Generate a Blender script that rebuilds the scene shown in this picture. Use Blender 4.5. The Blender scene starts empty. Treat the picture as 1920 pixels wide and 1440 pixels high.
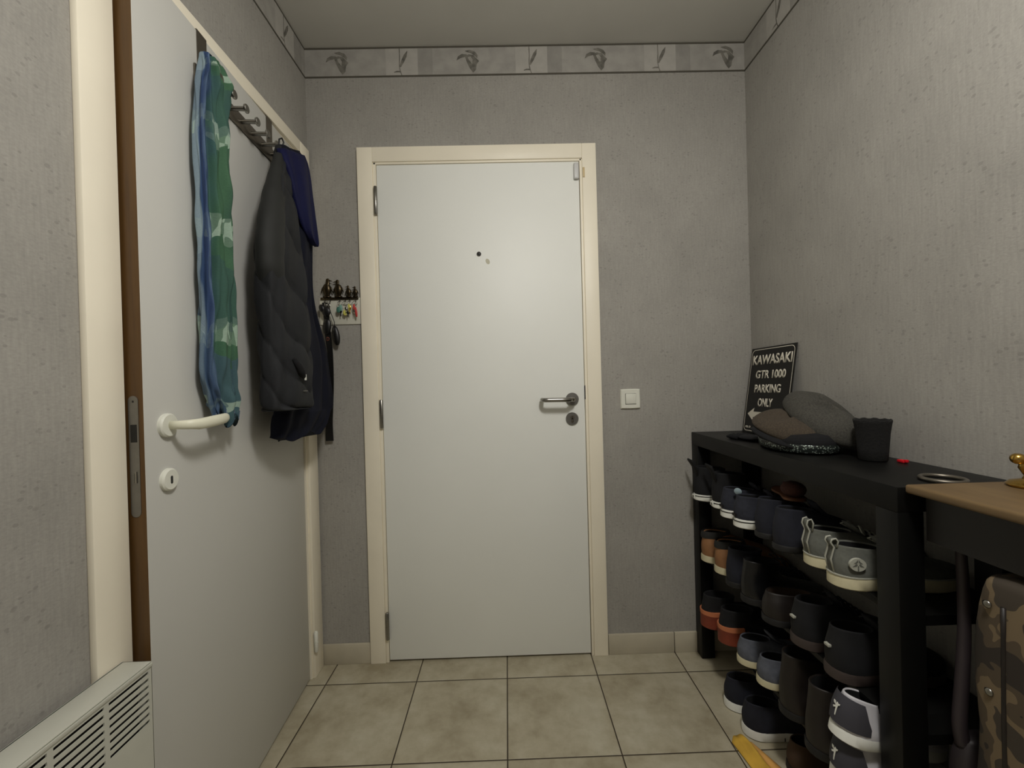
import bpy, bmesh, math, random
from mathutils import Vector, Matrix
PI = math.pi
R = math.radians
random.seed(7)
scene = bpy.context.scene
COL = scene.collection

# ------------------------------------------------------------------ camera
cam_data = bpy.data.cameras.new('camera')
cam = bpy.data.objects.new('camera', cam_data)
COL.objects.link(cam)
cam_data.sensor_width = 36.0
cam_data.lens = 785.63 / 1920 * 36.0
cam_data.clip_start = 0.02
CR = Vector((0.99954931, -0.01399894, -0.02655558))
CU = Vector((0.0266229, 0.00464503, 0.99963476))
CF = Vector((0.01387047, 0.99989122, -0.00501563))
m = Matrix((CR, CU, -CF)).transposed().to_4x4()
m.translation = Vector((0, 0, 1.1306))
cam.matrix_world = m
scene.camera = cam

# ------------------------------------------------------------------ view, world, light
scene.view_settings.view_transform = 'Standard'
scene.view_settings.look = 'None'
scene.view_settings.gamma = 1.0
scene.view_settings.use_curve_mapping = False
scene.view_settings.exposure = 0.0
world = bpy.data.worlds.new('world')
scene.world = world
world.use_nodes = True
world.node_tree.nodes['Background'].inputs[0].default_value = (0.5, 0.52, 0.5, 1)
world.node_tree.nodes['Background'].inputs[1].default_value = 0.0
scene.cycles.max_bounces = 8

def area_light(name, loc, size, power, color, shape='DISK'):
    d = bpy.data.lights.new(name, 'AREA')
    d.shape = shape
    d.size = size
    d.energy = power
    d.color = color
    o = bpy.data.objects.new(name, d)
    o.location = loc
    COL.objects.link(o)
    return o
LAMP = (0.31, 0.14, 2.40)
lamp = area_light('ceiling_lamp_light', LAMP, 0.26, 12.0, (1.0, 0.975, 0.93))
lamp_up = bpy.data.lights.new('ceiling_lamp_glow', 'POINT')
lamp_up.energy = 25.0
lamp_up.shadow_soft_size = 0.1
lamp_up.color = (1.0, 0.975, 0.93)
lo = bpy.data.objects.new('ceiling_lamp_glow', lamp_up)
lo.location = (LAMP[0], LAMP[1], 2.25)
COL.objects.link(lo)

# ------------------------------------------------------------------ room constants
XL, XR, YB, YF, H = -0.783, 1.016, 1.7175, -1.3, 2.505

# ------------------------------------------------------------------ material helpers
def s2l(c):
    return tuple((v / 12.92 if v <= 0.04045 else ((v + 0.055) / 1.055) ** 2.4) for v in c)
def C8(r, g, b):
    return s2l((r / 255, g / 255, b / 255)) + (1,)

def mat(name, col, rough=0.5, metal=0.0, noise=0.0, nscale=40, bump=0.0, bscale=200, spec=0.5, col2=None, stretch=None, sheen=0.0, coat=0.0):
    m = bpy.data.materials.new(name)
    m.use_nodes = True
    nt = m.node_tree
    b = nt.nodes['Principled BSDF']
    b.inputs['Roughness'].default_value = rough
    b.inputs['Metallic'].default_value = metal
    b.inputs['Specular IOR Level'].default_value = spec
    if sheen:
        b.inputs['Sheen Weight'].default_value = sheen
    if coat:
        b.inputs['Coat Weight'].default_value = coat
    tc = nt.nodes.new('ShaderNodeTexCoord')
    mp = nt.nodes.new('ShaderNodeMapping')
    nt.links.new(tc.outputs['Object'], mp.inputs[0])
    if stretch:
        mp.inputs['Scale'].default_value = stretch
    nz = nt.nodes.new('ShaderNodeTexNoise')
    nz.inputs['Scale'].default_value = nscale
    nz.inputs['Detail'].default_value = 4
    nt.links.new(mp.outputs[0], nz.inputs['Vector'])
    rp = nt.nodes.new('ShaderNodeValToRGB')
    if col2 is None:
        k = 1 - noise
        c1 = tuple(v * k for v in col[:3]) + (1,)
        c2 = tuple(min(1, v * (1 + noise)) for v in col[:3]) + (1,)
    else:
        c1, c2 = col, col2
    rp.color_ramp.elements[0].color = c1
    rp.color_ramp.elements[1].color = c2
    rp.color_ramp.elements[0].position = 0.35
    rp.color_ramp.elements[1].position = 0.65
    nt.links.new(nz.outputs[0], rp.inputs[0])
    nt.links.new(rp.outputs[0], b.inputs['Base Color'])
    if bump:
        bn = nt.nodes.new('ShaderNodeTexNoise')
        bn.inputs['Scale'].default_value = bscale
        bn.inputs['Detail'].default_value = 3
        nt.links.new(mp.outputs[0], bn.inputs['Vector'])
        bp = nt.nodes.new('ShaderNodeBump')
        bp.inputs['Strength'].default_value = bump
        bp.inputs['Distance'].default_value = 0.002
        nt.links.new(bn.outputs[0], bp.inputs['Height'])
        nt.links.new(bp.outputs[0], b.inputs['Normal'])
    return m

def N(nt, t, **kw):
    n = nt.nodes.new(t)
    for k, v in kw.items():
        setattr(n, k, v)
    return n

def math_node(nt, op, a, b=None, c=None):
    n = nt.nodes.new('ShaderNodeMath')
    n.operation = op
    for i, v in enumerate((a, b, c)):
        if v is None:
            continue
        if isinstance(v, (int, float)):
            n.inputs[i].default_value = v
        else:
            nt.links.new(v, n.inputs[i])
    return n.outputs[0]

def mixc(nt, fac, a, b, blend='MIX'):
    n = nt.nodes.new('ShaderNodeMix')
    n.data_type = 'RGBA'
    n.blend_type = blend
    if isinstance(fac, (int, float)):
        n.inputs[0].default_value = fac
    else:
        nt.links.new(fac, n.inputs[0])
    for i, v in ((6, a), (7, b)):
        if isinstance(v, tuple):
            n.inputs[i].default_value = v
        else:
            nt.links.new(v, n.inputs[i])
    return n.outputs[2]

def noise(nt, vec, scale, detail=3, rough=0.5):
    n = nt.nodes.new('ShaderNodeTexNoise')
    n.inputs['Scale'].default_value = scale
    n.inputs['Detail'].default_value = detail
    n.inputs['Roughness'].default_value = rough
    nt.links.new(vec, n.inputs['Vector'])
    return n.outputs[0]

def mapping(nt, vec, scale):
    n = nt.nodes.new('ShaderNodeMapping')
    n.inputs['Scale'].default_value = scale
    nt.links.new(vec, n.inputs[0])
    return n.outputs[0]

def ramp(nt, fac, stops, interp='LINEAR'):
    n = nt.nodes.new('ShaderNodeValToRGB')
    n.color_ramp.interpolation = interp
    el = n.color_ramp.elements
    while len(el) < len(stops):
        el.new(0.5)
    for e, (p, c) in zip(el, stops):
        e.position = p
        e.color = c
    nt.links.new(fac, n.inputs[0])
    return n.outputs[0]

def wallpaper_mat(name, base, spots=0.6):
    m = bpy.data.materials.new(name)
    m.use_nodes = True
    nt = m.node_tree
    b = nt.nodes['Principled BSDF']
    b.inputs['Roughness'].default_value = 0.75
    b.inputs['Specular IOR Level'].default_value = 0.25
    geo = N(nt, 'ShaderNodeNewGeometry')
    pos = geo.outputs['Position']
    blot = noise(nt, pos, 5, 4)
    streak = noise(nt, mapping(nt, pos, (1, 1, 0.09)), 170, 3, 0.6)
    weave = noise(nt, mapping(nt, pos, (0.5, 0.5, 1)), 260, 2, 0.6)
    c = ramp(nt, blot, [(0.3, tuple(v * 0.93 for v in base[:3]) + (1,)), (0.7, tuple(v * 1.06 for v in base[:3]) + (1,))])
    c = mixc(nt, 0.2, c, ramp(nt, streak, [(0.3, (0.35, 0.35, 0.35, 1)), (0.7, (0.64, 0.64, 0.63, 1))]), 'OVERLAY')
    c = mixc(nt, 0.22, c, ramp(nt, weave, [(0.3, (0.36, 0.36, 0.36, 1)), (0.7, (0.64, 0.64, 0.64, 1))]), 'OVERLAY')
    # printed flecks of the paper
    vo = N(nt, 'ShaderNodeTexVoronoi')
    vo.inputs['Scale'].default_value = 46
    vo.inputs['Randomness'].default_value = 1.0
    nt.links.new(mapping(nt, pos, (1.0, 1.0, 1.4)), vo.inputs['Vector'])
    thr = noise(nt, pos, 14, 2)
    lim = math_node(nt, 'MULTIPLY_ADD', thr, 0.5, -0.09)
    fl = math_node(nt, 'LESS_THAN', vo.outputs['Distance'], lim)
    soft = math_node(nt, 'MULTIPLY', fl, spots * 0.4)
    c = mixc(nt, soft, c, tuple(v * 0.35 for v in base[:3]) + (1,))
    nt.links.new(c, b.inputs['Base Color'])
    bp = N(nt, 'ShaderNodeBump')
    bp.inputs['Strength'].default_value = 0.2
    bp.inputs['Distance'].default_value = 0.002
    hsum = math_node(nt, 'ADD', streak, weave)
    nt.links.new(hsum, bp.inputs['Height'])
    nt.links.new(bp.outputs[0], b.inputs['Normal'])
    return m

def tile_mat(name, T, tx, ty):
    m = bpy.data.materials.new(name)
    m.use_nodes = True
    nt = m.node_tree
    b = nt.nodes['Principled BSDF']
    geo = N(nt, 'ShaderNodeNewGeometry')
    pos = geo.outputs['Position']
    sep = N(nt, 'ShaderNodeSeparateXYZ')
    nt.links.new(pos, sep.inputs[0])
    def edge(s, off):
        u = math_node(nt, 'DIVIDE', math_node(nt, 'SUBTRACT', s, off), T)
        fr = math_node(nt, 'FRACT', math_node(nt, 'ADD', u, 40.0))
        d = math_node(nt, 'MULTIPLY', math_node(nt, 'MINIMUM', fr, math_node(nt, 'SUBTRACT', 1.0, fr)), T)
        return d, math_node(nt, 'FLOOR', math_node(nt, 'ADD', u, 40.0))
    dx, ix = edge(sep.outputs[0], tx)
    dy, iy = edge(sep.outputs[1], ty)
    d = math_node(nt, 'MINIMUM', dx, dy)
    grout = math_node(nt, 'LESS_THAN', d, 0.0019)
    cmb = N(nt, 'ShaderNodeCombineXYZ')
    nt.links.new(ix, cmb.inputs[0]); nt.links.new(iy, cmb.inputs[1])
    off = N(nt, 'ShaderNodeVectorMath', operation='MULTIPLY_ADD')
    nt.links.new(cmb.outputs[0], off.inputs[0])
    off.inputs[1].default_value = (3.7, 5.1, 2.2)
    nt.links.new(pos, off.inputs[2])
    n1 = noise(nt, off.outputs[0], 5.5, 7, 0.62)
    n2 = noise(nt, off.outputs[0], 24, 5, 0.6)
    c = ramp(nt, n1, [(0.32, C8(152, 143, 120)), (0.5, C8(172, 164, 142)), (0.68, C8(184, 178, 158))])
    c = mixc(nt, 0.35, c, ramp(nt, n2, [(0.3, (0.38, 0.36, 0.3, 1)), (0.62, (0.6, 0.6, 0.6, 1))]), 'OVERLAY')
    c = mixc(nt, grout, c, C8(52, 42, 28))
    nt.links.new(c, b.inputs['Base Color'])
    rr = math_node(nt, 'MULTIPLY_ADD', n2, 0.25, 0.36)
    nt.links.new(rr, b.inputs['Roughness'])
    bp = N(nt, 'ShaderNodeBump')
    bp.inputs['Strength'].default_value = 0.6
    bp.inputs['Distance'].default_value = 0.003
    hh = math_node(nt, 'MINIMUM', math_node(nt, 'MULTIPLY', d, 200.0), 1.0)
    hh = math_node(nt, 'ADD', hh, math_node(nt, 'MULTIPLY', n2, 0.15))
    nt.links.new(hh, bp.inputs['Height'])
    nt.links.new(bp.outputs[0], b.inputs['Normal'])
    return m

def wood_mat(name, c1, c2, axis=(6, 60, 60), rough=0.45):
    m = bpy.data.materials.new(name)
    m.use_nodes = True
    nt = m.node_tree
    b = nt.nodes['Principled BSDF']
    b.inputs['Roughness'].default_value = rough
    geo = N(nt, 'ShaderNodeNewGeometry')
    n1 = noise(nt, mapping(nt, geo.outputs['Position'], axis), 1.0, 6, 0.65)
    nt.links.new(ramp(nt, n1, [(0.3, c1), (0.7, c2)]), b.inputs['Base Color'])
    return m

def camo_mat(name):
    m = bpy.data.materials.new(name)
    m.use_nodes = True
    nt = m.node_tree
    b = nt.nodes['Principled BSDF']
    b.inputs['Roughness'].default_value = 0.85
    tc = N(nt, 'ShaderNodeTexCoord')
    n1 = noise(nt, tc.outputs['Object'], 13, 2)
    c = ramp(nt, n1, [(0.0, C8(46, 39, 32)), (0.42, C8(78, 66, 50)), (0.5, C8(112, 96, 72)), (0.6, C8(62, 54, 44))], 'CONSTANT')
    nt.links.new(c, b.inputs['Base Color'])
    return m

def scarf_mat(name):
    m = bpy.data.materials.new(name)
    m.use_nodes = True
    nt = m.node_tree
    b = nt.nodes['Principled BSDF']
    b.inputs['Roughness'].default_value = 0.85
    uv = N(nt, 'ShaderNodeUVMap')
    sep = N(nt, 'ShaderNodeSeparateXYZ')
    nt.links.new(uv.outputs[0], sep.inputs[0])
    s, t = sep.outputs[0], sep.outputs[1]
    wob = noise(nt, mapping(nt, uv.outputs[0], (3, 9, 1)), 1.0, 2)
    s2 = math_node(nt, 'ADD', math_node(nt, 'MULTIPLY', s, 0.84), math_node(nt, 'MULTIPLY_ADD', wob, 0.3, -0.16))
    c = ramp(nt, s2, [(0.0, C8(84, 106, 122)), (0.10, C8(112, 130, 142)), (0.26, C8(124, 142, 152)), (0.30, C8(46, 72, 108)),
                      (0.38, C8(34, 56, 98)), (0.45, C8(88, 110, 138)), (0.49, C8(36, 58, 88)), (0.54, C8(50, 86, 78)),
                      (0.62, C8(54, 92, 68)), (0.76, C8(62, 100, 72)), (0.88, C8(42, 74, 62)), (1.0, C8(36, 60, 72))])
    tw = math_node(nt, 'ADD', t, math_node(nt, 'MULTIPLY', wob, 0.10))
    f = math_node(nt, 'FRACT', math_node(nt, 'MULTIPLY', tw, 5.3))
    band = math_node(nt, 'LESS_THAN', f, 0.2)
    sides = math_node(nt, 'GREATER_THAN', math_node(nt, 'ABSOLUTE', math_node(nt, 'SUBTRACT', s2, 0.36)), 0.2)
    amt = math_node(nt, 'MULTIPLY', band, math_node(nt, 'MULTIPLY_ADD', sides, 0.5, 0.12))
    patch = noise(nt, mapping(nt, uv.outputs[0], (9, 22, 1)), 1.0, 1)
    amt = math_node(nt, 'MULTIPLY', amt, math_node(nt, 'MULTIPLY_ADD', math_node(nt, 'GREATER_THAN', patch, 0.5), 0.8, 0.35))
    low = math_node(nt, 'MULTIPLY', math_node(nt, 'GREATER_THAN', math_node(nt, 'ADD', tw, math_node(nt, 'MULTIPLY', s, -0.10)), 0.74), 0.6)
    c = mixc(nt, low, c, C8(62, 84, 108))
    c = mixc(nt, amt, c, C8(168, 190, 172))
    f2 = math_node(nt, 'FRACT', math_node(nt, 'MULTIPLY_ADD', tw, 2.65, 0.3))
    band2 = math_node(nt, 'LESS_THAN', f2, 0.34)
    c = mixc(nt, math_node(nt, 'MULTIPLY', band2, 0.28), c, C8(34, 56, 88))
    fine = noise(nt, mapping(nt, uv.outputs[0], (60, 400, 1)), 1.0, 2)
    c = mixc(nt, 0.2, c, ramp(nt, fine, [(0.3, (0.3, 0.3, 0.3, 1)), (0.7, (0.7, 0.7, 0.7, 1))]), 'OVERLAY')
    nt.links.new(c, b.inputs['Base Color'])
    return m

def sequin_mat(name):
    m = bpy.data.materials.new(name)
    m.use_nodes = True
    nt = m.node_tree
    b = nt.nodes['Principled BSDF']
    tc = N(nt, 'ShaderNodeTexCoord')
    vo = N(nt, 'ShaderNodeTexVoronoi')
    vo.inputs['Scale'].default_value = 190
    nt.links.new(tc.outputs['Object'], vo.inputs['Vector'])
    f = math_node(nt, 'LESS_THAN', vo.outputs['Distance'], 0.34)
    nt.links.new(mixc(nt, f, C8(26, 32, 30), C8(176, 190, 180)), b.inputs['Base Color'])
    nt.links.new(math_node(nt, 'MULTIPLY', f, 0.6), b.inputs['Metallic'])
    b.inputs['Roughness'].default_value = 0.4
    return m

WALL = (0.345, 0.330, 0.300, 1)
M = dict(
    wall=wallpaper_mat('grey_wallpaper', WALL),
    ceil=mat('ceiling_paint', (0.62, 0.61, 0.57, 1), 0.9, noise=0.03, nscale=3, bump=0.1),
    tile=tile_mat('floor_tile', 0.3451, -0.0256, 1.7175 - 0.1236),
    skirt=mat('skirting_tile', C8(186, 178, 158), 0.5, noise=0.08, nscale=9),
    casing=mat('cream_casing_paint', C8(246, 238, 218), 0.45, noise=0.02, nscale=6),
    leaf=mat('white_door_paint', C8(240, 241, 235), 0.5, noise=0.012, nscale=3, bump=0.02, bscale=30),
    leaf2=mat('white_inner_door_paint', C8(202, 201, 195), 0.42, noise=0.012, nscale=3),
    leafwood=wood_mat('brown_edge_wood', C8(74, 50, 22), C8(98, 70, 34), (60, 60, 3)),
    dark_gap=mat('dark_shadow_gap', C8(26, 22, 16), 0.9),
    steel=mat('brushed_steel', C8(150, 148, 142), 0.3, 1.0, noise=0.05),
    steel2=mat('satin_steel', C8(132, 130, 126), 0.42, 0.9, noise=0.05),
    railsteel=mat('rail_steel', C8(120, 114, 104), 0.4, 0.85, noise=0.06, nscale=60, stretch=(1, 0.1, 1)),
    plastic=mat('white_plastic', C8(226, 226, 214), 0.35, noise=0.01),
    plastic2=mat('cream_plastic', C8(232, 230, 208), 0.4, noise=0.01),
    greyplastic=mat('grey_white_plastic', C8(206, 206, 204), 0.4),
    black=mat('black_plastic', C8(9, 9, 10), 0.4),
    lacquer=mat('black_lacquer', C8(9, 9, 8), 0.45, spec=0.3, noise=0.1, nscale=5),
    brass=mat('brass', C8(196, 160, 84), 0.22, 1.0, noise=0.05),
    bronze=mat('dark_bronze', C8(66, 57, 42), 0.32, 0.9, noise=0.2, nscale=80),
    radiator=mat('radiator_enamel', C8(196, 196, 184), 0.4, noise=0.01),
    navy=mat('navy_cloth', C8(12, 15, 30), 0.75, noise=0.15, nscale=20, bump=0.2, spec=0.2),
    navy_light=mat('navy_hood_cloth', C8(17, 20, 58), 0.7, noise=0.12, nscale=15, bump=0.2, spec=0.2),
    charcoal=mat('charcoal_cloth', C8(39, 40, 42), 0.7, noise=0.12, nscale=12, bump=0.25, spec=0.2),
    olive=mat('dark_olive_cloth', C8(29, 30, 28), 0.75, noise=0.12, nscale=12),
    scarf=scarf_mat('scarf_cloth'),
    tweed=mat('grey_tweed', C8(66, 64, 58), 0.95, noise=0.25, nscale=260, bump=0.6, bscale=500),
    tweed2=mat('brown_tweed', C8(66, 57, 46), 0.95, noise=0.25, nscale=260, bump=0.6, bscale=500),
    felt=mat('black_felt', C8(11, 11, 14), 0.95, noise=0.2, nscale=200),
    sequin=sequin_mat('sequin_band'),
    knit=mat('black_knit', C8(13, 12, 11), 0.95, noise=0.3, nscale=200, bump=0.6),
    sign=mat('black_sign', C8(16, 15, 13), 0.35),
    signink=mat('sign_ink', C8(214, 208, 192), 0.5),
    red=mat('red_plastic', C8(200, 24, 36), 0.4),
    tabletop=wood_mat('light_wood_top', C8(92, 72, 46), C8(112, 90, 58), (30, 5, 30), 0.5),
    darkwood=mat('black_brown_frame', C8(14, 10, 9), 0.45),
    camo=camo_mat('camouflage_cloth'),
    hose=mat('grey_purple_hose', C8(50, 42, 45), 0.55, noise=0.05),
    vac=mat('vacuum_plastic', C8(44, 38, 40), 0.5),
    white_rub=mat('white_rubber', C8(226, 226, 218), 0.55, noise=0.04),
    cream_rub=mat('cream_rubber', C8(196, 188, 156), 0.6, noise=0.06),
    dark_rub=mat('dark_rubber', C8(16, 15, 15), 0.6),
    taupe_rub=mat('taupe_rubber', C8(58, 48, 44), 0.6),
    blackcanvas=mat('black_canvas', C8(9, 9, 12), 0.85, noise=0.15, nscale=100),
    denim=mat('dark_denim', C8(33, 35, 45), 0.85, noise=0.18, nscale=100),
    navyshoe=mat('navy_suede', C8(19, 21, 32), 0.85, noise=0.2, nscale=60),
    greycanvas=mat('grey_canvas', C8(92, 93, 86), 0.85, noise=0.1, nscale=120),
    greytrim=mat('light_grey_trim', C8(168, 168, 156), 0.7),
    tan=mat('tan_leather', C8(140, 98, 62), 0.6, noise=0.12, nscale=30),
    collar=mat('dark_padded_collar', C8(32, 31, 29), 0.8),
    blackleather=mat('black_leather', C8(13, 13, 15), 0.35, noise=0.2, nscale=30, bump=0.2),
    brownleather=mat('dark_brown_leather', C8(26, 20, 17), 0.5, noise=0.2, nscale=30),
    brownlining=mat('brown_lining', C8(64, 48, 34), 0.9),
    orange=mat('rust_orange_leather', C8(118, 50, 30), 0.6, noise=0.1),
    orangeband=mat('orange_band', C8(186, 112, 74), 0.6),
    bluegrey=mat('blue_grey_suede', C8(84, 87, 96), 0.85, noise=0.12, nscale=60),
    yellow=mat('yellow_cloth', C8(206, 164, 60), 0.8, noise=0.12, nscale=18),
    yellow2=mat('orange_yellow_cloth', C8(218, 164, 88), 0.8, noise=0.12, nscale=18),
    pink=mat('pink_fabric', C8(120, 28, 66), 0.7),
    brownfuzz=mat('brown_fuzz', C8(66, 38, 30), 0.95, noise=0.2, nscale=200),
    whiteleather=mat('white_leather', C8(206, 204, 208), 0.5, noise=0.03),
    greyleather=mat('dark_grey_suede_patch', C8(58, 57, 64), 0.8),
    lining=mat('dark_lining', C8(12, 12, 14), 0.95),
    paperboard=mat('white_backing_board', C8(206, 204, 190), 0.5),
    green=mat('green_plastic', C8(60, 110, 96), 0.5),
    mint=mat('mint_plastic', C8(120, 160, 146), 0.5),
    lime=mat('yellow_plastic', C8(206, 202, 100), 0.5),
    redkey=mat('red_key_plastic', C8(190, 60, 54), 0.5),
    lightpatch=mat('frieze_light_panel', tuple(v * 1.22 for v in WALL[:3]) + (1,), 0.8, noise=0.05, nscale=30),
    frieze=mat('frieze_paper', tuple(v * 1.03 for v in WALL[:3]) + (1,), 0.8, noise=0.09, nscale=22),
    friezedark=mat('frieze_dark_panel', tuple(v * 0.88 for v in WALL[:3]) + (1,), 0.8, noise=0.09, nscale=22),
    friezeline=mat('frieze_line', C8(82, 78, 68), 0.8),
    motif=mat('frieze_motif', C8(112, 109, 101), 0.8, noise=0.35, nscale=45),
    motif2=mat('frieze_motif_light', C8(156, 153, 145), 0.8, noise=0.1, nscale=60),
    stain=mat('faint_tan_stain', C8(196, 192, 170), 0.5),
    beige=mat('beige_bumper', C8(206, 184, 138), 0.5),
)

# ------------------------------------------------------------------ object helpers
def obj(name, bm, m, parent=None, smooth=False, loc=None):
    me = bpy.data.meshes.new(name)
    bmesh.ops.recalc_face_normals(bm, faces=bm.faces)
    bm.to_mesh(me)
    bm.free()
    for mm in (m if isinstance(m, (list, tuple)) else [m]):
        me.materials.append(M[mm] if isinstance(mm, str) else mm)
    if smooth:
        for p in me.polygons:
            p.use_smooth = True
        if smooth == 'auto':
            try:
                me.set_sharp_from_angle(angle=R(40))
            except Exception:
                pass
    o = bpy.data.objects.new(name, me)
    COL.objects.link(o)
    if parent is not None:
        o.parent = parent
    if loc is not None:
        o.location = loc
    return o

def thing(name, label, cat, loc=(0, 0, 0), rot=(0, 0, 0), group=None):
    o = bpy.data.objects.new(name, None)
    o.empty_display_size = 0.05
    COL.objects.link(o)
    o.location = loc
    o.rotation_euler = rot
    o['label'] = label
    o['category'] = cat
    if group:
        o['group'] = group
    return o

def tag(o, label, cat, group=None):
    o['label'] = label
    o['category'] = cat
    if group:
        o['group'] = group
    return o

def struct(o):
    o['kind'] = 'structure'
    return o

def lab(o, text):
    o['label'] = text
    return o

def bx(bm, x0, x1, y0, y1, z0, z1, mi=0, bev=0.0, seg=2):
    r = bmesh.ops.create_cube(bm, size=1.0)
    vs = r['verts']
    for v in vs:
        v.co.x = x0 if v.co.x < 0 else x1
        v.co.y = y0 if v.co.y < 0 else y1
        v.co.z = z0 if v.co.z < 0 else z1
    fs = set()
    for v in vs:
        fs.update(v.link_faces)
    for f in fs:
        f.material_index = mi
    if bev:
        es = set()
        for v in vs:
            es.update(v.link_edges)
        bmesh.ops.bevel(bm, geom=list(es), offset=bev, segments=seg, affect='EDGES', profile=0.5)
    return bm

def box(name, m, parent, x0, x1, y0, y1, z0, z1, bev=0.0, seg=2, smooth=False):
    bm = bmesh.new()
    bx(bm, x0, x1, y0, y1, z0, z1, 0, bev, seg)
    return obj(name, bm, m, parent, smooth='auto' if bev else smooth)

def loft(bm, rings, close=True, cap0=True, cap1=True, mi=0):
    vr = [[bm.verts.new(p) for p in ring] for ring in rings]
    n = len(vr[0])
    for a, b in zip(vr[:-1], vr[1:]):
        for i in range(n if close else n - 1):
            j = (i + 1) % n
            f = bm.faces.new((a[i], a[j], b[j], b[i]))
            f.material_index = mi
    if close:
        if cap0:
            f = bm.faces.new(list(reversed(vr[0]))); f.material_index = mi
        if cap1:
            f = bm.faces.new(vr[-1]); f.material_index = mi
    return vr

def tube(bm, pts, r, n=12, mi=0, closed=False, flat=None):
    pts = [Vector(p) for p in pts]
    rings = []
    up = Vector((0, 0, 1))
    cnt = len(pts)
    prev = None
    for i, p in enumerate(pts):
        if closed:
            d = (pts[(i + 1) % cnt] - pts[i - 1]).normalized()
        else:
            d = (pts[min(i + 1, cnt - 1)] - pts[max(i - 1, 0)]).normalized()
        if prev is None:
            a = d.orthogonal().normalized()
            if abs(d.dot(up)) < 0.95:
                a = d.cross(up).normalized()
        else:
            a = (prev - d * prev.dot(d)).normalized()
        prev = a
        b = d.cross(a)
        rr = r[i] if isinstance(r, (list, tuple)) else r
        fa, fb = flat if flat else (1, 1)
        rings.append([p + a * math.cos(t) * rr * fa + b * math.sin(t) * rr * fb for t in [2 * PI * k / n for k in range(n)]])
    if closed:
        rings.append(rings[0])
        loft(bm, rings, True, False, False, mi)
        bmesh.ops.remove_doubles(bm, verts=bm.verts, dist=1e-6)
    else:
        loft(bm, rings, True, True, True, mi)
    return bm

def lathe(bm, prof, n=32, axis='Z', origin=(0, 0, 0), mi=0):
    o = Vector(origin)
    rings = []
    for r, h in prof:
        ring = []
        for k in range(n):
            t = 2 * PI * k / n
            c, s = math.cos(t) * max(r, 1e-4), math.sin(t) * max(r, 1e-4)
            p = {'Z': (c, s, h), 'Y': (c, h, s), 'X': (h, c, s)}[axis]
            ring.append(o + Vector(p))
        rings.append(ring)
    loft(bm, rings, True, True, True, mi)
    return bm

def prism(bm, poly, d0, d1, frame, mi=0):
    """poly in (u,v); frame(u,v,d)->point"""
    a = [bm.verts.new(frame(u, v, d0)) for u, v in poly]
    b = [bm.verts.new(frame(u, v, d1)) for u, v in poly]
    n = len(poly)
    f = bm.faces.new(a); f.material_index = mi
    f = bm.faces.new(list(reversed(b))); f.material_index = mi
    for i in range(n):
        j = (i + 1) % n
        f = bm.faces.new((a[j], a[i], b[i], b[j])); f.material_index = mi

def smooth_rows(rows, k=6):
    out = []
    n = len(rows)
    for i in range(n - 1):
        p0, p1, p2, p3 = rows[max(i - 1, 0)], rows[i], rows[i + 1], rows[min(i + 2, n - 1)]
        for j in range(k):
            t = j / k
            out.append(tuple(0.5 * ((2 * b) + (-a + c) * t + (2 * a - 5 * b + 4 * c - d) * t * t + (-a + 3 * b - 3 * c + d) * t ** 3)
                             for a, b, c, d in zip(p0, p1, p2, p3)))
    out.append(rows[-1])
    return out

def vis(th):
    """0..1 across the side of a hanging garment that faces the room, mirrored at its back"""
    v = ((math.degrees(th) + 150) % 360) / 180
    return v if v <= 1 else 2 - v

def garment(name, m, parent, rows, fold, n=72, k=8, pw=0.8, uv=False, smooth=True):
    """rows: (z, x, y, a, b) from top to bottom; fold(theta, t, i) -> radial displacement"""
    bm = bmesh.new()
    rs = smooth_rows(rows, k)
    rings = []
    N_ = len(rs)
    for i, (z, x, y, a, b) in enumerate(rs):
        t = i / (N_ - 1)
        ring = []
        for q in range(n):
            th = 2 * PI * q / n
            c, s = math.cos(th), math.sin(th)
            cx = math.copysign(abs(c) ** pw, c)
            sy = math.copysign(abs(s) ** pw, s)
            d, dz = fold(th, t)
            ring.append(Vector((x + cx * (a + d), y + sy * (b + d * 0.35), z + dz)))
        rings.append(ring)
    vr = loft(bm, rings)
    if uv:
        lay = bm.loops.layers.uv.new('UVMap')
        vi = {}
        for i, ring in enumerate(vr):
            for q, v in enumerate(ring):
                th = 2 * PI * q / n
                vi[v] = (vis(th), i / (N_ - 1))
        for f in bm.faces:
            for l in f.loops:
                l[lay].uv = vi[l.vert]
    return obj(name, bm, m, parent, smooth)

def text_mesh(name, rows, m, parent, mw, bold=0.0):
    """rows: (string, centre u, baseline v, width, height); mw: Matrix with local x=u, y=v, z=normal"""
    bm = bmesh.new()
    for s, u, v, w, h in rows:
        cu = bpy.data.curves.new('t', 'FONT')
        cu.body = s
        cu.size = 1.0
        cu.offset = bold
        cu.extrude = 0.0
        to = bpy.data.objects.new('t', cu)
        COL.objects.link(to)
        dg = bpy.context.evaluated_depsgraph_get()
        me = bpy.data.meshes.new_from_object(to.evaluated_get(dg))
        bpy.data.objects.remove(to)
        xs = [q.co.x for q in me.vertices]; ys = [q.co.y for q in me.vertices]
        x0, x1, y0, y1 = min(xs), max(xs), min(ys), max(ys)
        for q in me.vertices:
            q.co = mw @ Vector((u - w / 2 + (q.co.x - x0) / (x1 - x0) * w, v + (q.co.y - y0) / (y1 - y0) * h, 0.0))
        bm.from_mesh(me)
        bpy.data.meshes.remove(me)
    n = (mw.to_3x3() @ Vector((0, 0, 1))).normalized()
    r = bmesh.ops.extrude_face_region(bm, geom=bm.faces[:])
    for e in r['geom']:
        if isinstance(e, bmesh.types.BMVert):
            e.co += n * 0.0006
    return obj(name, bm, m, parent)

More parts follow.
